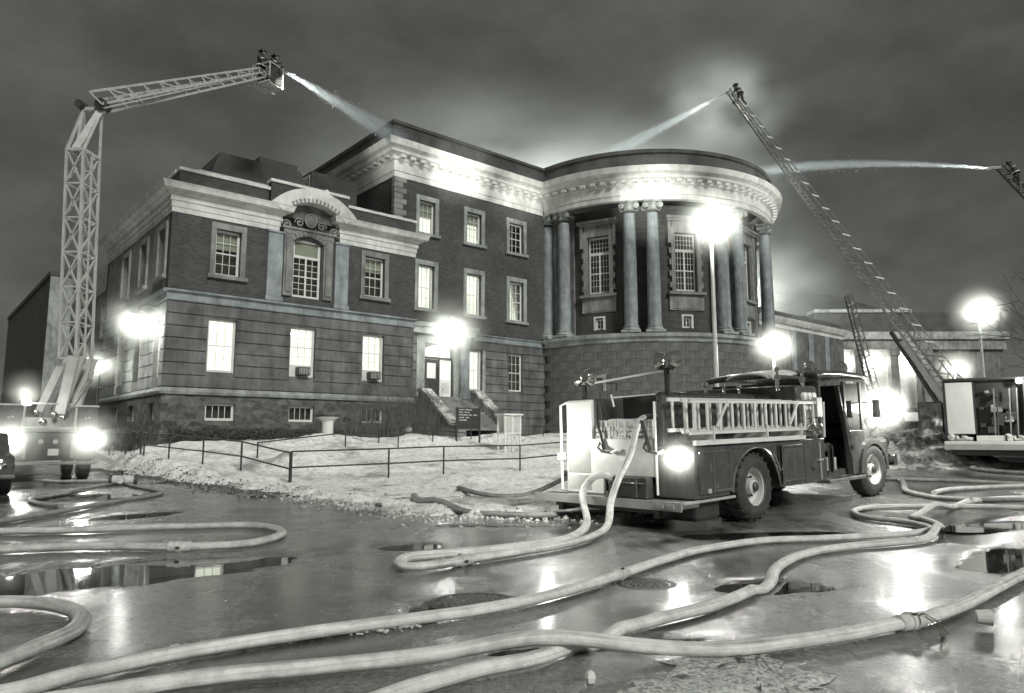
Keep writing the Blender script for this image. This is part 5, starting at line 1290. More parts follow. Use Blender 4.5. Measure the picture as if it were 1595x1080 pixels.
# dark tanker end and old saloon behind the snow bank
TK = empty('water_tanker', (16.6, 25.5, gz(16.6, 25.5)), R(-20), 'round dark tank end with a white top, left of the ladder truck', 'tanker')
q = MB(); q.smooth = True; q.lathe([(.05, -.08), (.4, -.05), (.52, 0), (.52, 2.4), (.4, 2.5)], (0, 0, 1.15), 28, 'Y'); part('tank', 'truck_paint', q, TK, smooth=True)
part('tank_top', 'cream_paint', B(-.2, .5, .1, 1.2, 1.62, 1.75), TK, .03); part('label_plate', 'boom_paint', B(.05, .45, -.1, -.08, .95, 1.05), TK)
part('chassis', 'iron', B(-.5, .5, 0, 2.4, .35, .65), TK)
for x in (-.5, .5): w_ = inst('wheel', TY, TK, (x, 1.2, .45), (0, 0, PI / 2), (.8,) * 3)
def car(name, loc, rz, label, vintage=False):
    C_ = empty(name, loc, rz, label, 'car')
    W = .9
    if vintage: prof = [(-2.2, .45), (-2.2, 1.0), (-2.0, 1.15), (-1.5, 1.2), (-1.35, 1.85), (-1.1, 1.95), (.4, 1.95), (.65, 1.25), (1.9, 1.1), (2.1, .9), (2.1, .45)]
    else: prof = [(-2.4, .4), (-2.45, .8), (-2.3, .95), (-1.3, 1.0), (-.8, 1.4), (.5, 1.42), (1.1, 1.0), (2.3, .9), (2.45, .7), (2.4, .4)]
    q = MB(); q.prism(prof, -W, W); part('body', 'truck_paint', q, C_, .05)
    for x in (-1.4, 1.45):
        for s_ in (-1, 1):
            w_ = inst('wheel', TY, C_, (x, s_ * (W - (.0 if s_ < 0 else 0)) - (0 if s_ < 0 else 0), .36), (0, 0, 0 if s_ < 0 else PI), (.68, .7, .68)); inst('rim', RI, w_)
    g = 1.3 if vintage else 1.05
    for s_ in (-1, 1):
        q = MB(); zt = 1.8 if vintage else 1.36
        if vintage:
            for x0, x1 in ((-1.2, -.45), (-.35, .4)): q.box(x0, x1, s_ * (W + .004) - .006, s_ * (W + .004) + .006, g, zt)
        else: q.prism([(-1.1, 1.04), (.85, 1.04), (.42, 1.36), (-.75, 1.36)], s_ * (W + .004) - .006, s_ * (W + .004) + .006)
        part('side_window', 'glass_dark', q, C_)
        q = MB(); q.smooth = True; q.lathe([(.1, 0), (.11, .06), (.03, .09)], (2.4 if not vintage else 2.1, s_ * .65, .72), 16, 'X'); part('headlight', 'chrome', q, C_)
    xb = 2.5 if not vintage else 2.2
    part('bumper', 'chrome', B(xb - .04, xb + .05, -W, W, .4, .5), C_, .03); part('bumper', 'chrome', B(-xb - .05, -xb + .04, -W, W, .42, .54), C_, .03)
    if vintage:
        q = MB(); q.box(-1.47, -1.43, -.4, .4, 1.38, 1.75); q.v = [(x - (z - 1.38) * -.2, y, z) for x, y, z in q.v]; part('rear_window', 'lit_dim', q, C_)
    return C_
car('old_saloon_car', (17.2, 31.5, gz(17.2, 31.5)), R(78), 'old boxy dark car parked behind the snow bank, right of the fire engine nose', True)
car('parked_car', (-13.45, 17.6, 0), R(-50), 'dark sedan nose with chrome bumper cut by the left edge')
VN = empty('rescue_van', (-20.6, 27.5, 0), R(34), 'brightly lit white van at the left edge behind the platform truck', 'van')
part('body', 'white_paint', B(-1.3, 1.1, 0, 4.5, .5, 2.3), VN, .08)
part('window', 'glass_dark', B(-.9, .7, -.02, .01, 1.35, 2.0), VN); part('bumper', 'chrome', B(-1.3, 1.1, -.12, 0, .4, .55), VN, .02)
part('roof_rack', 'chrome', MB().bar((-1.2, .2, 2.45), (1.0, .2, 2.45), .05).bar((-1.2, 3, 2.45), (1.0, 3, 2.45), .05), VN)
for x in (-1.15, .95): inst('wheel', TY, VN, (x, .9, .4), (0, 0, PI / 2), (.75,) * 3)
point((-18.6, 25.0, 3.0), 120, .15)

# ------------------------------------------------------------------ railings
def railing(pts, h, label, rails=(1.0, .5), closed=False, r=.029, mat='iron', posts=True):
    o = None; P = [Vector((*l2w(s, v), 0)) for s, v in pts]
    for p in P: p.z = snow_z(p.x, p.y)
    Fn = empty('railing', P[0], 0, label, 'railing', 'pipe railings on the snow')
    for p in P:
        q = MB(); q.bar(p - P[0] + Vector((0, 0, -.2)), p - P[0] + Vector((0, 0, h)), r * 2, n=8); q.build('post', mat, Fn)
    for k in rails:
        for a, b in zip(P, P[1:]):
            q = MB(); q.bar(a - P[0] + Vector((0, 0, h * k - .02)), b - P[0] + Vector((0, 0, h * k - .02)), r * 1.7, n=8); q.build('rail', mat, Fn)
    return Fn
railing([(0, -14.5), (3.0, -14.9), (4.95, -15.1), (8.1, -15.3), (11.2, -15.5)], .92, 'front pipe railing running across the snow to the fire engine')
railing([(-.02, -14.45), (-.4, -11.6), (-.7, -8.8), (-1.1, -6.2), (-1.3, -3.5)], .92, 'left pipe railing running back beside the street corner')
railing([(-1.3, -3.0), (-1.4, -1.0), (-1.5, 1.5)], .9, 'short dark railing by the left wing corner')
railing([(1.5, -8.0), (5.5, -7.2), (8.3, -6.8), (10.5, -6.3)], .6, 'low rear railing between the snow mounds before the left wing', rails=(1.0,))
railing([(8.0, -5.6), (11.2, -5.2), (13.9, -4.8)], .6, 'low railing leading to the left side wall of the steps')
railing([(19.6, -4.2), (20.4, -5.4), (23.5, -6.2), (27, -7.0)], .62, 'low railing on the right of the entrance steps', rails=(1.0, .55))

# ------------------------------------------------------------------ sign, instrument screen, pedestal, ball
def ground_at(s, v): x, y = l2w(s, v); return x, y, snow_z(x, y)
x, y, z = ground_at(12.1, -6.0)
SG_ = empty('name_board', (x, y, 1.2), math.atan2(BU.y, BU.x), 'dark name board with lines of pale lettering in front of the entrance steps', 'sign')
part('post', 'iron', B(-.05, .03, -.03, .03, -.5, 1.62), SG_); part('post', 'iron', B(1.38, 1.46, -.03, .03, -.3, 1.66), SG_)
bd = part('board', 'sign_board', B(.04, 1.37, -.02, .02, .55, 1.6), SG_)
random.seed(9)
for k, words in enumerate(((.36, .44), (.3, .34), (.08, .42, .22, .26), (.34, .3), (.5,))):
    xx = .12; q = MB()
    for w_ in words:
        n = max(2, int(w_ / .05))
        for i in range(n):
            hh = random.choice((.05, .05, .075)); q.box(xx + i * .05, xx + i * .05 + .03, -.026, -.021, 1.48 - k * .13, 1.48 - k * .13 + hh)
            q.box(xx + i * .05, xx + i * .05 + .045, -.0255, -.0212, 1.495 - k * .13 + random.choice((0, .025)), 1.51 - k * .13 + random.choice((0, .025)))
        xx += w_ + .05
    q.build('lettering', 'sign_print', bd)
x, y, z = ground_at(12.65, -9.0)
SC = empty('instrument_screen', (x, y, .45), math.atan2(BU.y, BU.x), 'white louvred instrument box on legs standing in the snow right of the name board', 'weather screen')
for (dx, dy) in ((.06, .05), (1.34, .05), (.7, .05), (1.34, .7), (.06, .7)):
    part('leg', 'white_paint', MB().bar((dx, dy, -.3), (dx, dy, 1.15), .07), SC)
part('brace', 'white_paint', MB().bar((.06, .05, .1), (.5, .05, 1.1), .05).bar((1.34, .05, .1), (.9, .05, 1.1), .05), SC)
SC.scale = (.74, .74, .95); part('floor', 'white_paint', B(0, 1.4, 0, .75, 1.12, 1.18), SC); part('roof', 'white_paint', B(-.08, 1.48, -.1, .85, 2.02, 2.1), SC, .01)
for x_ in (0, .67, 1.33): part('frame', 'white_paint', B(x_, x_ + .07, 0, .06, 1.18, 2.02), SC)
q = MB(); q.box(-.3, .3, 0, .05, 0, .008); q.v = [(x, y, z + y * .5) for x, y, z in q.v]; me = q.data('slat', 'white_paint')
for k in range(20):
    for x0 in (.37, 1.03): inst('slat', me, SC, (x0, .0, 1.2 + k * .04))
part('back', 'white_paint', B(0, 1.4, .7, .74, 1.18, 2.02), SC)
x, y, z = ground_at(6.15, -4.2)
PD = empty('stone_pedestal', (x, y, 1.15), 0, 'white flared pedestal with a dark flat top standing in the snow before the left wing', 'pedestal')
q = MB(); q.smooth = True; q.lathe([(.13, -.2), (.13, 0), (.17, .04), (.13, .1), (.2, .2), (.25, .28), (.25, .85), (.3, .98), (.42, 1.06), (.52, 1.1), (.5, 1.12)], n=28); part('stem', 'white_paint', q, PD, smooth=True)
q = MB(); q.cyl((0, 0, 1.125), .54, .07, 28); part('top', 'iron', q, PD, .01)
x, y, z = ground_at(11.1, -3.2)
BL = empty('stone_ball', (x, y, z - .1), 0, 'small pale ball finial in the snow left of the steps', 'finial')
q = MB(); q.smooth = True; q.lathe([(.1, 0), (.08, .35), (.05, .4)], n=12); part('stem', 'stone_grey', q, BL); q = MB(); q.smooth = True; q.sphere((0, 0, .55), .2, 14, 10); part('ball', 'stone_grey', q, BL)
# thing lying on the snow bank: dark junk and clods
# ------------------------------------------------------------------ shrubs, hedge, tree
def twig_mesh(name, rootpts, h, n, spread, mat, seed=0, rr=.012):
    random.seed(seed); q = MB()
    for k in range(n):
        a = random.uniform(0, 2 * PI); p = Vector((random.gauss(0, .3) * rootpts, random.gauss(0, .12), 0)); L_ = h * random.uniform(.5, 1)
        d = Vector((math.cos(a) * spread, math.sin(a) * spread * .6, 1)).normalized(); pts = [p.copy()]
        for i in range(5): p = p + d * L_ / 5; d = (d + Vector((random.gauss(0, .12), random.gauss(0, .12), .05))).normalized(); pts.append(p.copy())
        q.tube(pts, [rr * (1 - .15 * i) for i in range(6)], 4, caps=False)
        for i in range(2, 6):
            for _ in range(2):
                e = (d + Vector((random.gauss(0, .5), random.gauss(0, .4), random.gauss(.1, .2)))).normalized(); q.tube([pts[i], pts[i] + e * L_ * .12, pts[i] + e * L_ * .22 + Vector((0, 0, .05))], [rr * .45, rr * .35, rr * .2], 3, caps=False)
    return q
for k, (s, v, h, n, w_) in enumerate(((9.6, -1.4, 2.6, 60, 2.0), (11.6, -1.6, 3.4, 90, 2.2), (13.2, -1.6, 2.9, 60, 1.6), (20.6, -.9, 1.2, 30, 1.4))):
    x, y, z = ground_at(s, v)
    o = twig_mesh('bare_shrub', w_, h, n, .35, 'twig', 20 + k).build('bare_shrub', 'twig'); o.location = (x, y, z - .1); o.rotation_euler = (0, 0, math.atan2(BU.y, BU.x))
    tag(o, ['bare shrub against the wing right of the second basement window', 'tallest bare shrub, beside the third lit window of the wing', 'bare shrub against the porch pillar left of the steps', 'low bare shrub right of the entrance steps'][k], 'shrub', 'bare shrubs along the front wall')
def hedge(name, a, b, h, w_, label, seed):
    random.seed(seed); q = MB(); A, Bq = Vector(l2w(*a)), Vector(l2w(*b)); L_ = (Bq - A).length; n = int(L_ * 900)
    for k in range(n):
        t_ = random.random(); y = random.gauss(0, w_ * .35); z = random.random() ** .7 * h * (.82 + .25 * noise.noise(Vector((t_ * L_ * 1.3, seed, 0))))
        p = A.lerp(Bq, t_); r = random.uniform(.03, .07); c = Vector((p.x - A.x + random.gauss(0, .1), p.y - A.y + y, z))
        u = Vector((random.gauss(0, 1), random.gauss(0, 1), random.gauss(0, 1))).normalized(); w2 = u.orthogonal().normalized()
        q.add([c - u * r, c + w2 * r * .5, c + u * r, c - w2 * r * .5], [(0, 1, 2, 3)])
    o = q.build(name, 'leaf_dark'); o.location = (A.x, A.y, snow_z(A.x, A.y) - .1)
    return tag(o, label, 'hedge', 'dark hedges at the foot of the left wing')
hedge('hedge', (.2, -.7), (8.6, -.9), 1.05, 1.0, 'dark hedge added for the shade band under the front basement windows of the left wing', 1)  # foliage added where only a dark band of shade lies
hedge('hedge', (-.8, -.2), (-.7, 13), 1.25, 1.0, 'dark hedge along the side of the left wing facing the street', 2)
def tree(name, loc, h, label, seed, lean=(0, 0), depth=6, r0=.22, mat='bark'):
    random.seed(seed); Tn = empty(name, loc, 0, label, 'tree'); q = MB(); q2 = MB()
    def grow(p, d, L_, r, lv):
        pts = [p.copy()]; rs = [r]
        for i in range(4):
            p = p + d * L_ / 4; d = (d + Vector((random.gauss(0, .1), random.gauss(0, .1), random.gauss(.02, .06)))).normalized(); pts.append(p.copy()); rs.append(r * (1 - .1 * (i + 1)))
        (q if lv < 1 else q2).tube(pts, rs, 8 if lv < 2 else 4, caps=False)
        if lv >= depth: return
        for k in range(3 if lv < 5 else 2):
            e = (d + Vector((random.gauss(0, .55), random.gauss(0, .55), random.gauss(.1, .35)))).normalized(); grow(pts[random.choice((2, 3, 4, 4))], e, L_ * random.uniform(.6, .82), r * .55, lv + 1)
    grow(Vector((0, 0, 0)), Vector((lean[0], lean[1], 1)).normalized(), h * .3, r0, 0)
    q.smooth = q2.smooth = True; q.build('trunk', mat, Tn); q2.build('branches', 'twig', Tn); return Tn
tree('bare_tree', (27.2, 31.5, .8), 10.5, 'bare tree reaching in from the right edge', 5, (-.15, 0))
tree('bare_tree', (39, 44, .8), 10, 'second bare tree behind the ladder truck at the right', 8, (-.1, 0))

# snow bank at the right, behind the nose
random.seed(51); q = MB()
for k in range(2600):
    v_ = random.uniform(-19, 1); s_ = -2.1 + random.gauss(0, .35) + .25 * math.sin(v_ * 1.7); X, Y = l2w(s_, v_); r = random.uniform(.01, .05)
    M = Matrix.Translation((X, Y, max(snow_z(X, Y), road_z(X, Y)) + r * .2)) @ Matrix.Rotation(random.uniform(0, 6), 4, 'Z') @ Matrix.Rotation(random.uniform(-1, 1), 4, 'X')
    q.add([M @ Vector(p_) for p_ in ((r, 0, 0), (-r, 0, 0), (0, r * .7, 0), (0, -r * .7, 0), (0, 0, r * .6))], [(0, 2, 4), (2, 1, 4), (1, 3, 4), (3, 0, 4), (0, 3, 1, 2)])
tag(q.build('ploughed_dirt', 'rubble'), 'dark dirt and frozen clods along the left kerb of the snow', 'dirt', kind='stuff')
def bank_z(x, y):
    d = ((x - 13.6) ** 2 / 3.0 ** 2 + (y - 25.2) ** 2 / 3.4 ** 2)
    n = noise.fractal(Vector((x * 1.2, y * 1.2, 4)), .8, 2.1, 6)
    return road_z(x, y) - .3 + (1.45 + .5 * n) * math.exp(-d * 1.6)
tag(grid('snow_bank', lin(8.5, 18.5, 110), lin(19.5, 31, 110), bank_z, 'rough_snow'), 'dirty heaped snow bank between the fire engine nose and the ladder truck', 'snow bank', kind='stuff')

# clods and crumbs of snow along the kerb
random.seed(21); q = MB()
for k in range(1300):
    X = random.uniform(-6, 2.4); Y = front_edge(X) + random.gauss(.5, .55)
    r = abs(random.gauss(0, .022)) + .005
    M = Matrix.Translation((X, Y, max(road_z(X, Y), snow_z(X, Y)) + r * .2)) @ Matrix.Rotation(random.uniform(0, 6), 4, 'Z') @ Matrix.Rotation(random.uniform(-1, 1), 4, 'X')
    vs = [M @ Vector((r * random.uniform(.6, 1.4) * a, r * random.uniform(.5, 1.2) * b, r * random.uniform(.4, 1) * c)) for a, b, c in ((1, 0, 0), (-1, 0, 0), (0, 1, 0), (0, -1, 0), (0, 0, 1), (0, 0, -1))]
    q.add(vs, [(0, 2, 4), (2, 1, 4), (1, 3, 4), (3, 0, 4), (2, 0, 5), (1, 2, 5), (3, 1, 5), (0, 3, 5)])
tag(q.build('snow_crumbs', 'slush'), 'loose snow crumbs along the edge of the snow', 'snow crumbs', kind='stuff')

# ------------------------------------------------------------------ puddles, slush, manholes
def sheet(name, pts, dz, mat, rough=.12, n=3, seed=0, label=None, kind='structure', bumpy=0):
    P = catmull([Vector((x, y, 0)) for x, y in pts] + [Vector((pts[0][0], pts[0][1], 0))], .03)[:-1]
    P = [Vector((p.x + noise.fractal(Vector((p.x * 3, p.y * 3, seed)), .7, 2.1, 5) * rough, p.y + noise.fractal(Vector((p.x * 3, p.y * 3, seed + 7)), .7, 2.1, 5) * rough, 0)) for p in P]
    me = bpy.data.meshes.new(name); bm = bmesh.new(); vs = [bm.verts.new((p.x, p.y, 0)) for p in P]
    f = bm.faces.new(vs); bmesh.ops.triangulate(bm, faces=[f])
    if bumpy:
        for _ in range(5):
            long_e = [e for e in bm.edges if e.calc_length() > .12]
            if not long_e: break
            bmesh.ops.subdivide_edges(bm, edges=long_e, cuts=1, use_grid_fill=False); bmesh.ops.triangulate(bm, faces=[g for g in bm.faces if len(g.verts) > 3])
    zmax = max(road_z(v.co.x, v.co.y) for v in bm.verts) if not bumpy else 0
    for v in bm.verts: v.co.z = (gz(v.co.x, v.co.y) + dz) if not bumpy else road_z(v.co.x, v.co.y) + dz + max(0, bumpy * noise.fractal(Vector((v.co.x * 6, v.co.y * 6, 2)), .8, 2.1, 5)) * (0 if v.is_boundary else 1)
    bmesh.ops.recalc_face_normals(bm, faces=bm.faces); bm.to_mesh(me); bm.free()
    for p in me.polygons: p.use_smooth = bool(bumpy)
    me.materials.append(MATS[mat]); o = bpy.data.objects.new(name, me); COL.objects.link(o); o['kind'] = kind
    if label: o['label'] = label
    return o
for (cx, cy, rx, ry, an) in PUD:
    q = MB(); n = 40; c, s_ = math.cos(R(an)), math.sin(R(an)); z = gz(cx, cy) - .034
    for k in range(n):
        a = 2 * PI * k / n; u, v = rx * 1.35 * math.cos(a), ry * 1.35 * math.sin(a); q.v.append((cx + u * c - v * s_, cy + u * s_ + v * c, z))
    q.f.append(tuple(range(n))); q.build('puddle', 'puddle_water')['kind'] = 'structure'
ice = [(.4, 3.55), (.6, 4.0), (.77, 4.2), (1.12, 4.42), (1.5, 4.5), (1.66, 4.2), (1.55, 3.7), (1.2, 3.4), (.6, 3.3)]
sheet('ice_patch', ice, .004, 'crusted_ice', .28, seed=20, kind='structure', bumpy=.03)
def manhole(x, y, label, r=.32):
    z = road_z(x, y) - .002
    Mh = empty('manhole_cover', (x, y, z), R(12), label, 'manhole cover')
    q = MB(); q.lathe([(r + .05, -.02), (r + .05, .004), (r, .006), (r, .0)], n=40, caps=False); q.build('rim', 'iron', Mh)
    q = MB(); q.cyl((0, 0, -.02), r, .018, 40); q.build('cover', 'iron', Mh)
    q = MB()
    for i in range(-9, 10):
        for j in range(-12, 13):
            px_, py_ = i * .05 + (.0 if j % 2 else .012), j * .036
            if px_ ** 2 + py_ ** 2 < (r - .03) ** 2: q.box(px_ - .016, px_ + .016, py_ - .012, py_ + .012, -.003, .014, taper=.004)
    o = q.build('tread_stud', 'metal_dark', Mh); o['kind'] = 'stuff'
manhole(-.3, 5.98, 'round studded manhole cover beside the small dark puddle, partly under a hose'); manhole(1.22, 6.72, 'smaller half-seen manhole cover right of the hose coupling', .22)

# ------------------------------------------------------------------ hoses
HR = .049
def hose(label, pts, mat='hose_white', r=HR, couple=(), lift=(), raw=False, seed=0):
    if not raw: P = [Vector((x, y, 0)) for x, y in pts]
    else: P = [Vector(p) for p in pts]
    C_ = catmull(P, .09); out = []
    for i, p in enumerate(C_):
        w_ = Vector((noise.noise(Vector((i * .05, seed, 0))), noise.noise(Vector((i * .05, seed + 5, 0))), 0)) * .025
        z = max(road_z(p.x, p.y), -9) + r * .93 if not raw else p.z
        for (lx, ly, lr, lh) in lift: z += lh * math.exp(-((p.x - lx) ** 2 + (p.y - ly) ** 2) / lr ** 2)
        out.append(Vector((p.x + w_.x, p.y + w_.y, z + (0 if raw else .004))))
    q = MB(); q.smooth = True
    rs = [r * (1 + .035 * noise.noise(Vector((i * .3, seed, 3)))) for i in range(len(out))]
    q.tube(out, rs, 16, flat=(1.12, .84))
    o = q.build('fire_hose', mat, smooth=True); me = o.data; uv = me.uv_layers.new(name='UVMap')
    for lp in me.loops:
        uv.data[lp.index].uv = ((lp.vertex_index // 16) * .09, (lp.vertex_index % 16) / 16); tag(o, label, 'fire hose', 'fire hoses lying on the road and snow')
    for (cx_, cy_) in couple:
        i = min(range(1, len(out) - 1), key=lambda i: (out[i].x - cx_) ** 2 + (out[i].y - cy_) ** 2); a = out[i]; d = (out[i + 1] - out[i - 1]).normalized()
        q = MB(); q.smooth = True
        M = Matrix.Translation(a) @ d.to_track_quat('Z', 'Y').to_matrix().to_4x4()
        q.lathe([(r * .9, -.13), (r * 1.1, -.12), (r * 1.12, -.03), (r * 1.3, -.025), (r * 1.3, .03), (r * 1.1, .035), (r * 1.1, .12), (r * .9, .13)], n=20); q.v = [tuple(M @ Vector(p)) for p in q.v]; cp = q.build('coupling', 'hose_grey', o)
        q = MB(); 
        for k in range(3):
            an = 2 * PI * k / 3; q.box(r * 1.25 * math.cos(an) - .012, r * 1.25 * math.cos(an) + .012, r * 1.25 * math.sin(an) - .012, r * 1.25 * math.sin(an) + .012, -.02, .025)
        q.v = [tuple(M @ Vector(p)) for p in q.v]; q.build('lug', 'metal_dark', cp)
    return o
h1 = [(-3.1, 3.35), (-2.56, 3.77), (-2.36, 4.08), (-1.92, 4.49), (-1.33, 4.85), (-0.71, 5.22), (0.01, 5.71), (0.56, 6.31), (1.0, 6.89), (1.65, 7.78), (2.17, 8.4), (3.1, 9.13), (3.95, 9.36), (4.84, 9.6), (5.64, 10.01), (5.87, 10.28), (5.86, 10.89), (5.56, 11.45), (5.61, 11.94), (5.81, 12.35), (6.25, 12.75), (6.92, 12.82), (7.83, 12.66), (8.65, 12.32), (9.52, 11.98)]
h2 = [(-1.0, 3.35), (-0.72, 3.58), (-0.52, 3.81), (-0.17, 4.12), (0.17, 4.34), (0.58, 4.84), (1.06, 5.27), (1.42, 5.56), (1.81, 5.96), (2.26, 6.55), (2.7, 7.4), (3.33, 8.21), (4.12, 8.75), (5.08, 9.18), (5.7, 9.82), (6.13, 10.5), (6.27, 11.11), (6.21, 11.35), (6.81, 11.91), (7.63, 12.6), (8.4, 13.4), (9.21, 13.7), (10.32, 13.72)]
h3 = [(-2.8, 3.35), (-2.27, 3.62), (-1.69, 3.97), (-1.13, 4.14), (-0.58, 4.31), (0.01, 4.42), (0.77, 4.46), (1.37, 4.52), (2.08, 4.8), (2.67, 5.13), (2.86, 5.23), (3.47, 5.71), (4.78, 6.89), (6.69, 8.67)]
h5 = [(-7.51, 9.99), (-6.99, 9.99), (-5.79, 10.2), (-4.61, 10.57), (-3.81, 10.64), (-3.29, 10.2), (-3.04, 9.6), (-3.16, 8.85), (-3.87, 8.55), (-4.87, 8.6), (-5.86, 8.4), (-6.9, 8.2)]
h6 = [(-4.24, 5.71), (-3.97, 5.75), (-3.65, 5.71), (-3.28, 5.5), (-3.03, 5.22), (-2.9, 4.9), (-2.9, 4.57), (-2.92, 4.27), (-2.95, 4.02)]
h7 = [(-7.95, 10.57), (-7.85, 11.21), (-7.84, 12.77), (-8.0, 14.7), (-8.08, 16.54), (-8.54, 17.54), (-10.17, 19.42), (-11.14, 20.81)]
h7b = [(-11.25, 20.81), (-10.73, 18.2), (-10.29, 15.82), (-9.92, 15.01), (-9.27, 14.27), (-8.5, 13.73)]
h8 = [(-14.2, 22.2), (-13.9, 21.6), (-13.2, 21.3), (-12.4, 21.4), (-11.6, 21.3), (-11.0, 20.9)]
h12 = [(9.3, 18.7), (9.91, 18.17), (10.61, 17.58), (11.08, 16.88), (11.56, 16.39), (12.14, 15.57)]
h13 = [(8.62, 14.85), (9.3, 15.43), (10.38, 15.82), (11.24, 15.95), (12.84, 16.46)]
h14 = [(15.2, 23.0), (14.6, 22.6), (13.67, 21.5), (13.42, 20.14), (13.57, 19.22), (13.95, 17.87)]
hose('long pale hose crossing the front from lower left, then looping back beyond the front wheel', h1, 'hose_white', couple=[(1.0, 6.89)], seed=1)
hose('hose snaking in an S below the front wheel, then passing under the nearest hose', h2, 'hose_white', couple=[(8.4, 13.4)], lift=[(7.0, 12.1, .5, .1), (5.66, 9.9, .4, .09)], seed=2)
hose('nearest bright hose along the bottom, leaking at its coupling on the right', h3, 'hose_white', .051, couple=[(2.8, 5.2)], lift=[(.22, 4.44, .5, .08)], seed=3)
hose('pale hose loop on the left with a small coupling on its near side', h5, 'hose_grey', .055, couple=[(-3.87, 8.55)], seed=4)
hose('short curled hose loop at the lower left edge', h6, 'hose_grey', .055, seed=5)
hose('grey hose bending sharply below the railing corner, leading to the left coupling', h7, 'hose_dark', .052, seed=6)
hose('thin grey hose doubling back at the far left', h7b, 'hose_dark', .05, seed=7)
hose('dark hose coming from under the platform truck bumper', h8, 'hose_dark', .06, seed=8)
h11 = [(9.0, 19.2), (10.0, 19.55), (9.85, 18.63), (9.33, 17.31), (8.38, 15.49), (8.17, 14.41), (8.34, 13.76), (9.37, 13.32), (10.01, 12.87)]
hose('dark hose leaving the front of the fire engine and curving to the right edge', h11, 'hose_dark', .055, seed=9)
hose('dark hose running straight to the right edge behind the others', h12, 'hose_dark', .055, seed=10)
hose('grey hose rising from the tangle towards the ladder truck', h13, 'hose_grey', .055, seed=11)
hose('farthest hose curving below the ladder truck tailboard', h14, 'hose_dark', .055, seed=12)
# hose from the hose bed down to the road, round and back to the pump
a = T(-1.5, .98, 1.66)
h4 = [tuple(T(-.4, 1.1, 1.62)), tuple(T(-1.2, 1.02, 1.68)), tuple(T(-1.70, .93, 1.60)), tuple(T(-1.86, 1.0, 1.1)), tuple(T(-2.02, 1.1, .75)), tuple(T(-2.14, 1.16, .42)), (1.36, 10.35, .1), (1.08, 9.55, .05), (.63, 8.75, .045), (.02, 8.12, .045), (-.52, 7.62, .045), (-.87, 7.27, .05),
      (-1.07, 7.24, .055), (-1.15, 7.5, .055), (-1.05, 7.85, .05), (-.69, 8.08, .045), (.02, 8.55, .045), (.58, 9.07, .045), (.9, 9.75, .05), (1.08, 10.5, .12), tuple(T(-2.2, 1.7, .5)), tuple(T(-2.05, 1.6, .74)), tuple(T(-1.9, 1.45, .78)), tuple(T(-1.7, 1.3, .6))]
hose('hose pulled from the fire engine bed, looping on the road and back', h4, 'hose_white', .05, raw=True, seed=13, couple=[(-.52, 7.62)])
def on_snow(pts): return [(x, y, max(snow_z(x, y), road_z(x, y)) + .05) for x, y in pts]
hose('hose half buried along the snow edge, ending under the fire engine step', on_snow([(-2.1, 15.6), (-1.85, 14.6), (-1.4, 13.6), (-.8, 12.7), (-.1, 12.2), (.7, 12.1), (1.4, 12.6), (2.0, 13.0)]), 'hose_dark', .07, raw=True, seed=14)
hose('hose lying on the snow and rising to the left rail of the fire engine', on_snow([(-1.35, 18.5), (-1.1, 17.2), (-.7, 16.2), (-.1, 15.9), (.5, 16.2)]) + [(1.2, 15.0, .55), tuple(T(-1.7, 2.65, .75))], 'hose_dark', .06, raw=True, seed=15)
# three-way coupling at the left, where the hoses meet
x, y = -10.85, 20.2
SM = empty('hose_manifold', (x, y, .02), R(20), 'three-way hose coupling on the road where the left hoses meet', 'hose fitting')
q = MB(); q.smooth = True; q.cyl((-.3, 0, .14), .12, .6, 18, 'X'); q.cyl((0, -.35, .14), .09, .5, 16, 'Y'); part('body', 'hose_grey', q, SM)
for xx in (-.32, .3): part('cap', 'metal_dark', MB().cyl((xx, 0, .14), .15, .08, 18, 'X'), SM, .01)
q = MB(); q.cyl((0, 0, .24), .03, .14, 10); q.cyl((0, 0, .36), .12, .03, 16); part('valve_wheel', 'metal_dark', q, SM)
# water leaking from the near coupling, litter
q = MB(); q.smooth = True; q.tube([(2.8, 5.17, .07), (2.83, 5.1, .1), (2.86, 5.02, .07), (2.88, 4.96, .0)], [.008, .012, .016, .03], 8)
tag(q.build('water_leak', 'glass_clear'), 'thin spurt of water leaking from the hose coupling at lower right', 'water')
q = MB(); q.lathe([(.045, 0), (.055, .09)], n=14); o = q.build('paper_cup', 'white_paint'); o.location = (3.25, 5.2, .06); o.rotation_euler = (R(88), 0, R(70)); tag(o, 'white paper cup lying on the wet ground at lower right', 'cup')
q = MB(); q.sphere((0, 0, 0), .03, 6, 4, (1, .7, 1.3)); o = q.build('ice_lump', 'white_paint'); o.location = (.42, 4.02, .03); tag(o, 'tiny white lump on the road below the nearest hose', 'ice lump')
# debris on the road beside the long hose
random.seed(31); q = MB()
for k in range(420):
    t_ = random.random(); X = -2.05 + 1.5 * t_ + random.gauss(0, .05); Y = 4.67 + .6 * t_ + random.gauss(0, .04) + (.1 if t_ > .9 else 0); r = random.uniform(.006, .02)
    M = Matrix.Translation((X, Y, .004)) @ Matrix.Rotation(random.uniform(0, 3), 4, 'Z') @ Matrix.Rotation(random.uniform(-.6, .6), 4, 'X'); q.box(-r, r, -r * .6, r * .6, -r * .2, r * .4, M)
tag(q.build('grit', 'slush'), 'line of grit and leaves along the far side of the long hose', 'grit', kind='stuff')

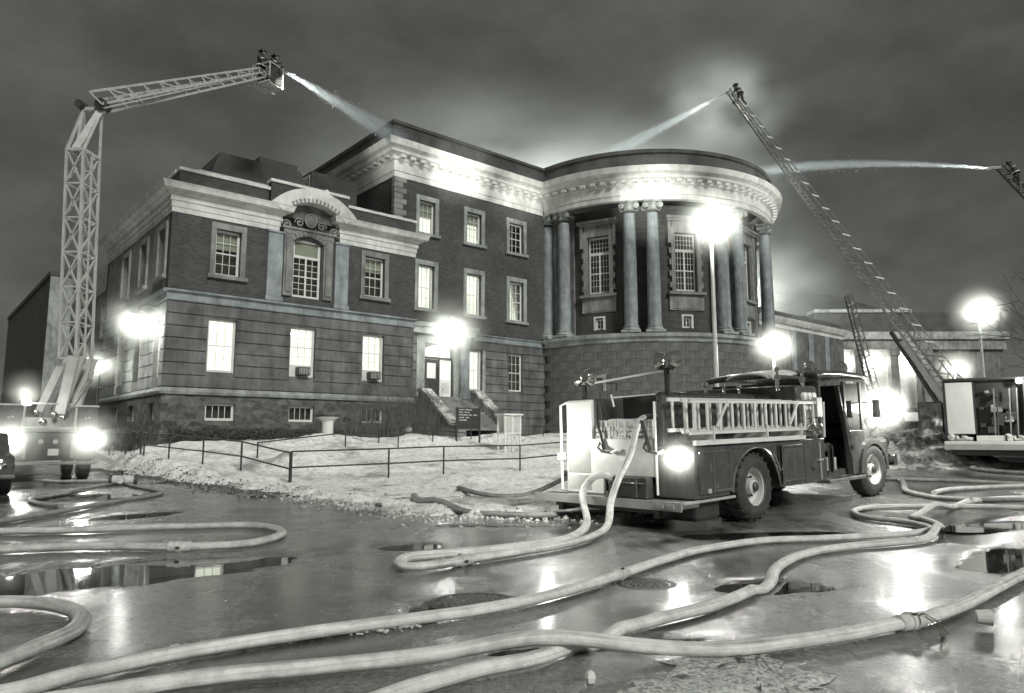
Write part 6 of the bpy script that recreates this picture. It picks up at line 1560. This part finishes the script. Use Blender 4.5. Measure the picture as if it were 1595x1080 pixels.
# ------------------------------------------------------------------ water streams and smoke
def stream(a, b, sag, r0, r1, dens, label, pw=1.3, n=16, fade=.03):
    a, b = Vector(a), Vector(b); L_ = (b - a).length; q = MB(); q.smooth = True
    Rm = (b - a).to_track_quat('Z', 'Y').to_matrix(); M = Rm.to_4x4(); M.translation = a
    up = Rm.inverted() @ Vector((0, 0, 1))
    for k in range(n + 1):
        t_ = k / n; r = (r0 + (r1 - r0) * t_) * 1.02; o_ = up * sag * 4 * t_ * (1 - t_)
        for i in range(14): an = 2 * PI * i / 14; q.v.append((o_.x + r * math.cos(an), o_.y + r * math.sin(an), t_ + o_.z / L_))
    for k in range(n):
        for i in range(14): q.f.append((k * 14 + i, k * 14 + (i + 1) % 14, (k + 1) * 14 + (i + 1) % 14, (k + 1) * 14 + i))
    q.f += [tuple(range(14))[::-1], tuple(range(n * 14, n * 14 + 14))]
    nm = 'stream_water_%d' % len(MATS); t = NT(nm); t.n.remove(t.b)
    def mth(op, x, y): return t.node('ShaderNodeMath', {0: x, 1: y}, operation=op).outputs[0]
    tc = t.node('ShaderNodeTexCoord'); sx = t.node('ShaderNodeSeparateXYZ', {'Vector': tc.outputs['Object']}); z = sx.outputs[2]
    par = mth('MULTIPLY', mth('MULTIPLY', z, mth('SUBTRACT', 1.0, z)), 4 * sag)
    dx = mth('SUBTRACT', sx.outputs[0], mth('MULTIPLY', par, up.x)); dy = mth('SUBTRACT', sx.outputs[1], mth('MULTIPLY', par, up.y))
    rad = mth('SQRT', mth('ADD', mth('MULTIPLY', dx, dx), mth('MULTIPLY', dy, dy)), 0.0)
    rn = mth('DIVIDE', rad, mth('ADD', mth('MULTIPLY', z, r1 - r0), r0))
    core = mth('POWER', t.rng(rn, 0.0, 1.0, 1.0, 0.0), 1.4)
    al = mth('ADD', mth('POWER', t.rng(z, 0, 1, 1, 0), pw), fade)
    nz = t.noise(t.coord('Object', (3, 3, L_ * .35)), 3.0, 5, .7)
    d = mth('MULTIPLY', mth('MULTIPLY', mth('MULTIPLY', core, al), dens), t.rng(nz, .38, .64, .2, 1.7))
    v = t.node('ShaderNodeVolumePrincipled', {'Color': (.84, .97, 1.0, 1), 'Anisotropy': 0.0, 'Density': d})
    t.l.new(v.outputs[0], t.out.inputs['Volume']); MATS[nm] = t.m
    o = q.build('water_stream', nm); o.matrix_world = M @ Matrix.Diagonal((1, 1, L_, 1)); return tag(o, label, 'water stream', 'hose streams over the roof', 'stuff')
stream((-11.0, 32.7, 18.95), (-6.2, 44, 19.6), .1, .1, .85, 4.0, 'water stream falling from the platform bucket to the roof', .8)
stream((13.4, 44, 23.3), (5.4, 51, 21.2), 0, .1, .8, 4.5, 'water stream from the long aerial ladder down to the rotunda roof', .9)
stream((27.9, 40, 16.9), (18.2, 54, 21.9), .55, .1, .6, 4.0, 'level water stream shot from the right edge ladder', .9)
for (a, b, sg, r1, lab) in (((-11.0, 32.7, 18.95), (-6.2, 44, 19.6), .1, .85, 'falling'), ((13.4, 44, 23.3), (5.4, 51, 21.2), 0, .8, 'rotunda'), ((27.9, 40, 16.9), (18.2, 54, 21.9), .55, .6, 'level')):
    random.seed(len(lab)); q = MB(); a, b = Vector(a), Vector(b)
    for k in range(900):
        t_ = random.random() ** .8; p = a.lerp(b, t_) + Vector((0, 0, sg * 4 * t_ * (1 - t_) - abs(random.gauss(0, .18)) * t_)); rr = (.05 + r1 * t_) * .55; r = random.uniform(.008, .022)
        p += Vector((random.gauss(0, rr), random.gauss(0, rr), random.gauss(0, rr)))
        q.add([p + Vector((r, 0, 0)), p + Vector((-r, 0, 0)), p + Vector((0, r, 0)), p + Vector((0, 0, r * 1.6))], [(0, 1, 2), (0, 1, 3), (1, 2, 3), (2, 0, 3)])
    tag(q.build('water_drops', 'white_paint'), 'drops of spray round the %s water stream' % lab, 'spray', kind='stuff')
# floodlights added at the bucket and ladder tips to brighten the water
for (p, to, e, lab) in (((-11.5, 32.0, 18.3), (-8.6, 38.5, 19.9), 2600, 'added floodlight under the platform bucket, brightening its stream'), ((14.2, 43.4, 22.6), (9.8, 47, 22.6), 1700, 'added floodlight at the tip of the long ladder, brightening its stream'), ((28.4, 39.6, 16.2), (23, 47, 20.4), 3400, 'added floodlight at the tip of the right edge ladder, brightening its stream')):
    F_ = empty('floodlight', p, 0, lab, 'floodlight'); q = MB(); d = (Vector(to) - Vector(p)).normalized(); M = d.to_track_quat('Z', 'Y').to_matrix().to_4x4()
    q.lathe([(.03, -.1), (.09, 0), (.1, .06), (.085, .05)], n=16, caps=True); q.v = [tuple(M @ Vector(v)) for v in q.v]; q.build('housing', 'metal_dark', F_)
    spot(Vector(p) + d * .12, to, e, 50, .9, .08)
def smoke(loc, sc, dens, label, seed, scale=1.6, aniso=.2):
    nm = 'smoke_%d' % seed; t = NT(nm); t.n.remove(t.b)
    tc = t.node('ShaderNodeTexCoord'); ln = t.node('ShaderNodeVectorMath', {0: tc.outputs['Object']}, operation='LENGTH')
    mp = t.node('ShaderNodeMapping', {'Vector': tc.outputs['Object'], 'Location': (seed * 3.1, seed * 1.7, 0)})
    nz = t.noise(mp.outputs[0], scale, 4, .5); a = t.rng(ln.outputs['Value'], 0.15, 1.0, 1.0, 0.0)
    a2 = t.node('ShaderNodeMath', {0: a, 1: 1.9}, operation='POWER'); b_ = t.rng(nz, .38, .68, 0.0, 1.6)
    m = t.node('ShaderNodeMath', {0: a2.outputs[0], 1: b_}, operation='MULTIPLY'); m2 = t.node('ShaderNodeMath', {0: m.outputs[0], 1: dens}, operation='MULTIPLY')
    v = t.node('ShaderNodeVolumePrincipled', {'Color': (.86, .93, .90, 1), 'Anisotropy': aniso, 'Density': m2.outputs[0]})
    t.l.new(v.outputs[0], t.out.inputs['Volume']); MATS[nm] = t.m
    q = MB(); q.sphere((0, 0, 0), 1, 20, 12); o = q.build('smoke', nm); o.location = loc; o.scale = sc; tag(o, label, 'smoke', kind='stuff'); return o
smoke((-3, 68, 24), (28, 9, 14), .16, 'pale smoke rising behind the main roof between the two streams', 1)
smoke((12, 74, 26), (24, 8, 13), .15, 'bright smoke drifting right of the rotunda roof', 2)
smoke((-13, 60, 21.5), (11, 7, 6), .035, 'thin smoke behind the left wing roof', 5)
smoke((20.6, 66, 34.2), (8.5, 6, 6.5), .12, 'separate bright puff high above the aerial ladder', 3)
smoke((29, 74, 17), (11, 6, 9), .05, 'low smoke beside the rotunda wall under the ladder', 4)
for x_ in (-.6, 3.3, 7.7):               # lanterns added under the pavilion porch to brighten its wall
    q = MB(); q.smooth = True; q.sphere((x_ + .9, .9, 10.9), .16, 12, 8); q.build('added_lantern', 'lamp_warm', PV)
    pw = Matrix.Translation((39.4, 85, 0)) @ Matrix.Rotation(R(-1), 4, 'Z') @ Vector((x_ + .9, .75, 10.3)); point(pw, 420, .2)
# unseen flames added behind the parapets to light the smoke
def flames(p, r, e, label, seed):
    random.seed(seed); F_ = empty('unseen_fire', p, 0, label, 'fire')
    for k in range(5):
        x, y = random.gauss(0, r), random.gauss(0, r); h = random.uniform(.8, 1.6)
        q = MB(); q.smooth = True; q.lathe([(.25, 0), (.4, .25 * h), (.3, .6 * h), (.1, .9 * h), (.01, h)], (x, y, 0), 10); q.build('flame', 'lamp_hot', F_)
    point((p[0], p[1], p[2] + 2.0), e, .8)
flames((-1.5, 66, 19.8), 1.0, 42000, 'unseen flames added on the main roof to light the smoke', 41)
flames((19.5, 66, 20.6), .8, 26000, 'unseen flames added behind the rotunda roof to light the smoke', 42)
flames((26, 75, 14.4), .8, 4500, 'unseen flames added over the low wing roof to light the smoke', 43)
